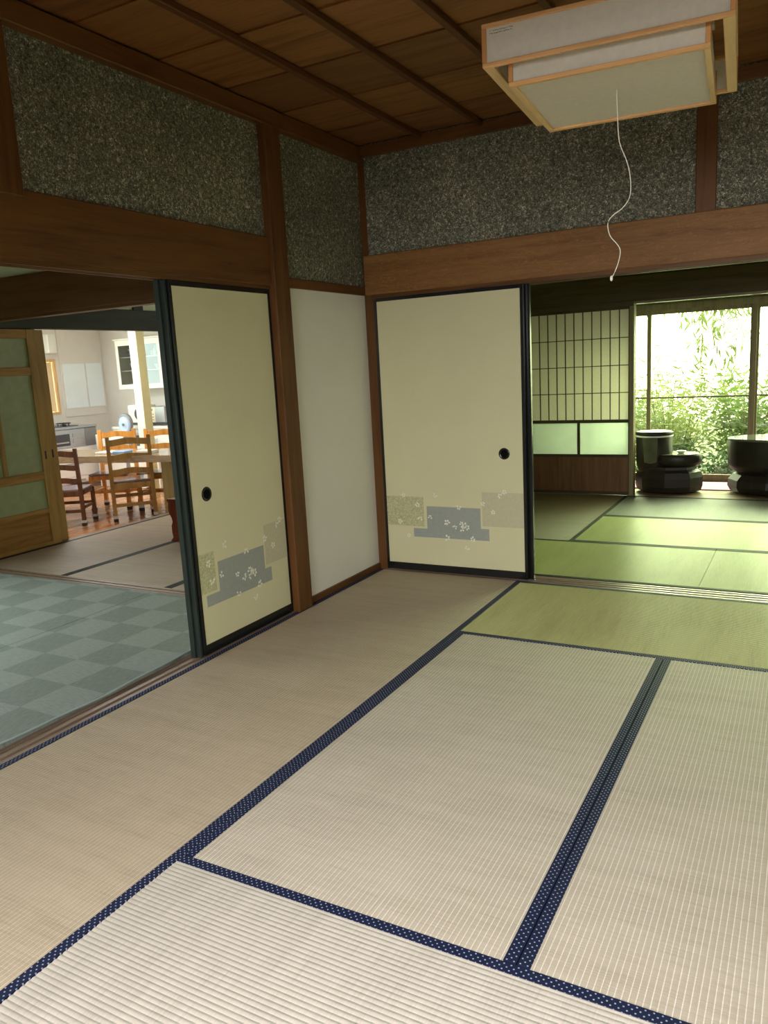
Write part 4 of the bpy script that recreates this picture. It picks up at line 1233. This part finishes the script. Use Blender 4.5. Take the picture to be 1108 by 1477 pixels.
# ---- chairs
def make_chair():
    r = empty('dining_chair', (0, 0, 0))
    def P(mb, nm, m=W['chair'], par=None):
        o = bpy.data.objects.new(nm, mb.mesh(nm, m)); COL.objects.link(o); o.parent = par or r
        return o
    w2, d = 0.205, 0.40
    # faces +y ; back at y = 0
    for sx in (-1, 1):
        X = sx * w2
        a, b_ = X - 0.020, X + 0.020
        poly = [(-0.018, 0.0), (0.018, 0.0), (0.022, 0.42), (-0.012, 0.90), (-0.045, 0.90), (-0.018, 0.42)]
        l = P(MB().prism(poly, 'x', a, b_), 'back_post')
        P(B(a - 0.004, b_ + 0.004, -0.023, 0.023, 0.0, 0.035), 'leg_sock', SOCK, l)
        P(B(a - 0.004, b_ + 0.004, -0.0225, 0.0225, 0.035, 0.065), 'sock_band', SOCKW, l)
        l = P(B(a, b_, d - 0.02, d + 0.02, 0.0, 0.40, c=0.002), 'front_leg')
        P(B(a - 0.004, b_ + 0.004, d - 0.024, d + 0.024, 0.0, 0.035), 'leg_sock', SOCK, l)
        P(B(a - 0.004, b_ + 0.004, d - 0.0235, d + 0.0235, 0.035, 0.065), 'sock_band', SOCKW, l)
        P(B(X - 0.010, X + 0.010, 0.02, d - 0.02, 0.19, 0.225, c=0.002), 'side_stretcher')
        P(B(X - 0.011, X + 0.011, 0.02, d - 0.02, 0.355, 0.405, c=0.002), 'seat_rail')
    P(B(-w2 + 0.02, w2 - 0.02, -0.012, 0.010, 0.345, 0.405, c=0.002), 'seat_rail')
    P(B(-w2 + 0.02, w2 - 0.02, d - 0.01, d + 0.012, 0.355, 0.405, c=0.002), 'seat_rail')
    P(B(-w2 + 0.02, w2 - 0.02, -0.010, 0.010, 0.155, 0.19, c=0.002), 'back_stretcher')
    P(B(-w2 + 0.02, w2 - 0.02, d - 0.010, d + 0.010, 0.20, 0.235, c=0.002), 'front_stretcher')
    P(B(-w2 - 0.012, w2 + 0.012, 0.024, d + 0.03, 0.405, 0.428, c=0.005), 'seat', W['chair'])
    for z0, z1 in ((0.80, 0.875), (0.645, 0.715), (0.49, 0.56)):
        ym = -0.004 - 0.028 * ((z0 + z1) / 2 - 0.42) / 0.48
        n_ = 14
        top, bot = [], []
        for i in range(n_ + 1):
            u = -w2 + 0.018 + (2 * w2 - 0.036) * i / n_
            q = 0.016 * (1 - math.cos(2 * PI * i / n_)) / 2
            top.append((u, z1 + q - 0.008)); bot.append((u, z0 + q * 1.1))
        P(MB().prism(top + bot[::-1], 'y', ym - 0.010, ym + 0.010), 'back_slat')
    return r
def swap(kind):
    def f(nm, m):
        if m == W['chair']:
            return W[kind]
        return m
    return f
ch = make_chair()
SEATG = plain('glossy_seat', (0.30, 0.24, 0.26), 0.12, var=0.1)
for c_ in ch.children:
    if c_.name.startswith('seat') and not c_.name.startswith('seat_rail'):
        c_.data.materials[0] = SEATG
ch.location = (-3.865, 1.61, KF)
ch.rotation_euler = (0, 0, math.atan2(0.75, 0.66) )
tag(ch, 'honey pine ladder-back chair seen from behind, nearest at the slab table', 'chair', 'ladder-back chairs')
def chair(kind, x, y, rz, label):
    c_ = dup(ch, None, swap(kind))
    c_.location = (x, y, KF); c_.rotation_euler = (0, 0, rz)
    c_['label'] = label
    return c_
chair('chair_dk', -4.366, 1.124, math.radians(31), 'dark brown ladder-back chair by the glazed door, partly hidden').scale = (0.9, 0.9, 0.9)
chair('chair_or', -4.84, 2.35, math.radians(208), 'orange pine ladder-back chair on the far table side, left')
chair('chair_or', -4.25, 2.51, math.radians(208), 'orange pine ladder-back chair on the far table side, half behind the door')

# ================================================================ GARDEN
grd = struct(build(B(-6, 14, 4.10, 16, -0.55, -0.45), 'ground', SOIL), 'garden ground')
eave = sbox('roof_eave', W['brown_far'], -0.2, 4.1, 4.12, 4.5, 2.35, 2.42)
def leaves(name, m, pts, size, aspect, parent, seed, droop=0.0):
    r_ = np.random.RandomState(seed)
    n_ = len(pts)
    d = r_.normal(size=(n_, 3)); d[:, 2] = d[:, 2] * 0.5 - droop
    d /= np.linalg.norm(d, axis=1)[:, None]
    s_ = np.cross(d, r_.normal(size=(n_, 3))); s_ /= np.linalg.norm(s_, axis=1)[:, None]
    L = size * r_.uniform(0.6, 1.3, (n_, 1))
    Wd = L * aspect
    p0 = np.array(pts)
    v = np.stack([p0, p0 + d * L * 0.45 + s_ * Wd, p0 + d * L, p0 + d * L * 0.45 - s_ * Wd], 1).reshape(-1, 3)
    v = v - np.array(rootloc(parent))[None]
    me = bpy.data.meshes.new(name)
    me.from_pydata(v.tolist(), [], [tuple(range(4 * i, 4 * i + 4)) for i in range(n_)])
    me.materials.append(m); me.update()
    o = bpy.data.objects.new(name, me); COL.objects.link(o); o.parent = parent
    o['kind'] = 'stuff'
    return o
def shrub(label, x, y, r, h, m, n_, size, aspect, seed, nm='garden_shrub', z0=-0.45, cat='shrub'):
    e = empty(nm, (x, y, z0))
    rs = np.random.RandomState(seed)
    st = MB()
    pts = []
    for k in range(14):
        a = rs.uniform(0, 6.28); q = rs.uniform(0.2, 1) * r
        top = Vector((x + q * math.cos(a), y + q * math.sin(a), z0 + h * rs.uniform(0.6, 1.0)))
        b_ = Vector((x + 0.15 * q * math.cos(a), y + 0.15 * q * math.sin(a), z0))
        mid = b_.lerp(top, 0.5) + Vector((0, 0, 0.1 * h))
        st.tube([b_, mid, top], [0.012, 0.008, 0.003], 5)
        for t_ in rs.uniform(0.12, 1.05, n_ // 14):
            c = b_.lerp(top, t_)
            pts.append((c.x + rs.normal() * r * 0.26, c.y + rs.normal() * r * 0.26, c.z + rs.normal() * 0.09 * h + 0.1 * h * math.sin(PI * t_)))
    build(st, 'stems', STEM, e)
    leaves('foliage', m, pts, size, aspect, e, seed + 1)
    tag(e, label, cat, 'garden plants beyond the window')
shrub('low mid-green shrub outside, behind the stump stand', 0.35, 5.7, 0.55, 1.25, LEAFS[0], 2600, 0.085, 0.17, 1)
shrub('yellow-green bush outside, between the two stump pieces', 0.95, 5.6, 0.5, 1.2, LEAFS[1], 2600, 0.10, 0.10, 2)
shrub('dense dark low bush at the foot of the window', 1.1, 4.85, 0.42, 0.72, LEAFS[2], 2000, 0.06, 0.28, 3)
shrub('broad leafy bush outside, behind the stump table', 1.75, 5.5, 0.5, 1.3, LEAFS[0], 2600, 0.09, 0.17, 4)
shrub('small dark plant at the window foot beside the stump table', 1.65, 4.75, 0.32, 0.62, LEAFS[2], 1400, 0.06, 0.25, 5)
shrub('pale reedy bush farther off on the left', -0.4, 6.6, 0.6, 1.6, LEAFS[3], 1600, 0.15, 0.07, 6)
shrub('pale reedy bush farther off in the middle', 0.6, 7.3, 0.8, 1.6, LEAFS[1], 2600, 0.15, 0.07, 7)
shrub('tall leafy bush farther off on the right', 1.9, 7.0, 0.8, 1.5, LEAFS[1], 1800, 0.13, 0.10, 8)
shrub('loose bush at the far right beyond the window', 2.6, 6.0, 0.6, 1.7, LEAFS[0], 1800, 0.1, 0.15, 9)
shrub('faint small bush at the back left of the garden', -1.3, 8.2, 0.9, 1.5, LEAFS[1], 1600, 0.14, 0.1, 10)
# drooping tree
tr = empty('weeping_tree', (3.1, 8.2, -0.45))
rs = np.random.RandomState(11)
build(MB().tube([(3.1, 8.2, -0.45), (2.9, 8.0, 1.2), (2.3, 7.5, 2.8), (1.4, 7.0, 3.4)], [0.09, 0.07, 0.05, 0.02], 8), 'trunk', STEM, tr)
st = MB(); pts = []
for k in range(34):
    bx, by = 1.25 + rs.normal() * 0.26, 6.9 + rs.normal() * 0.3
    zt, L = rs.uniform(2.2, 3.3), rs.uniform(0.9, 1.9)
    pp = [(bx + 0.1 * t_ * (bx - 1.4), by, zt - L * t_) for t_ in np.linspace(0, 1, 6)]
    st.tube(pp, 0.003, 4)
    for t_ in rs.uniform(0, 1, 30):
        pts.append((bx + 0.1 * t_ * (bx - 1.4) + rs.normal() * 0.015, by + rs.normal() * 0.015, zt - L * t_))
build(st, 'hanging_twigs', STEM, tr)['kind'] = 'stuff'
leaves('foliage', LEAFS[3], pts, 0.17, 0.08, tr, 12, 1.6)
tag(tr, 'weeping tree with drooping pale green leaves beyond the window', 'tree')
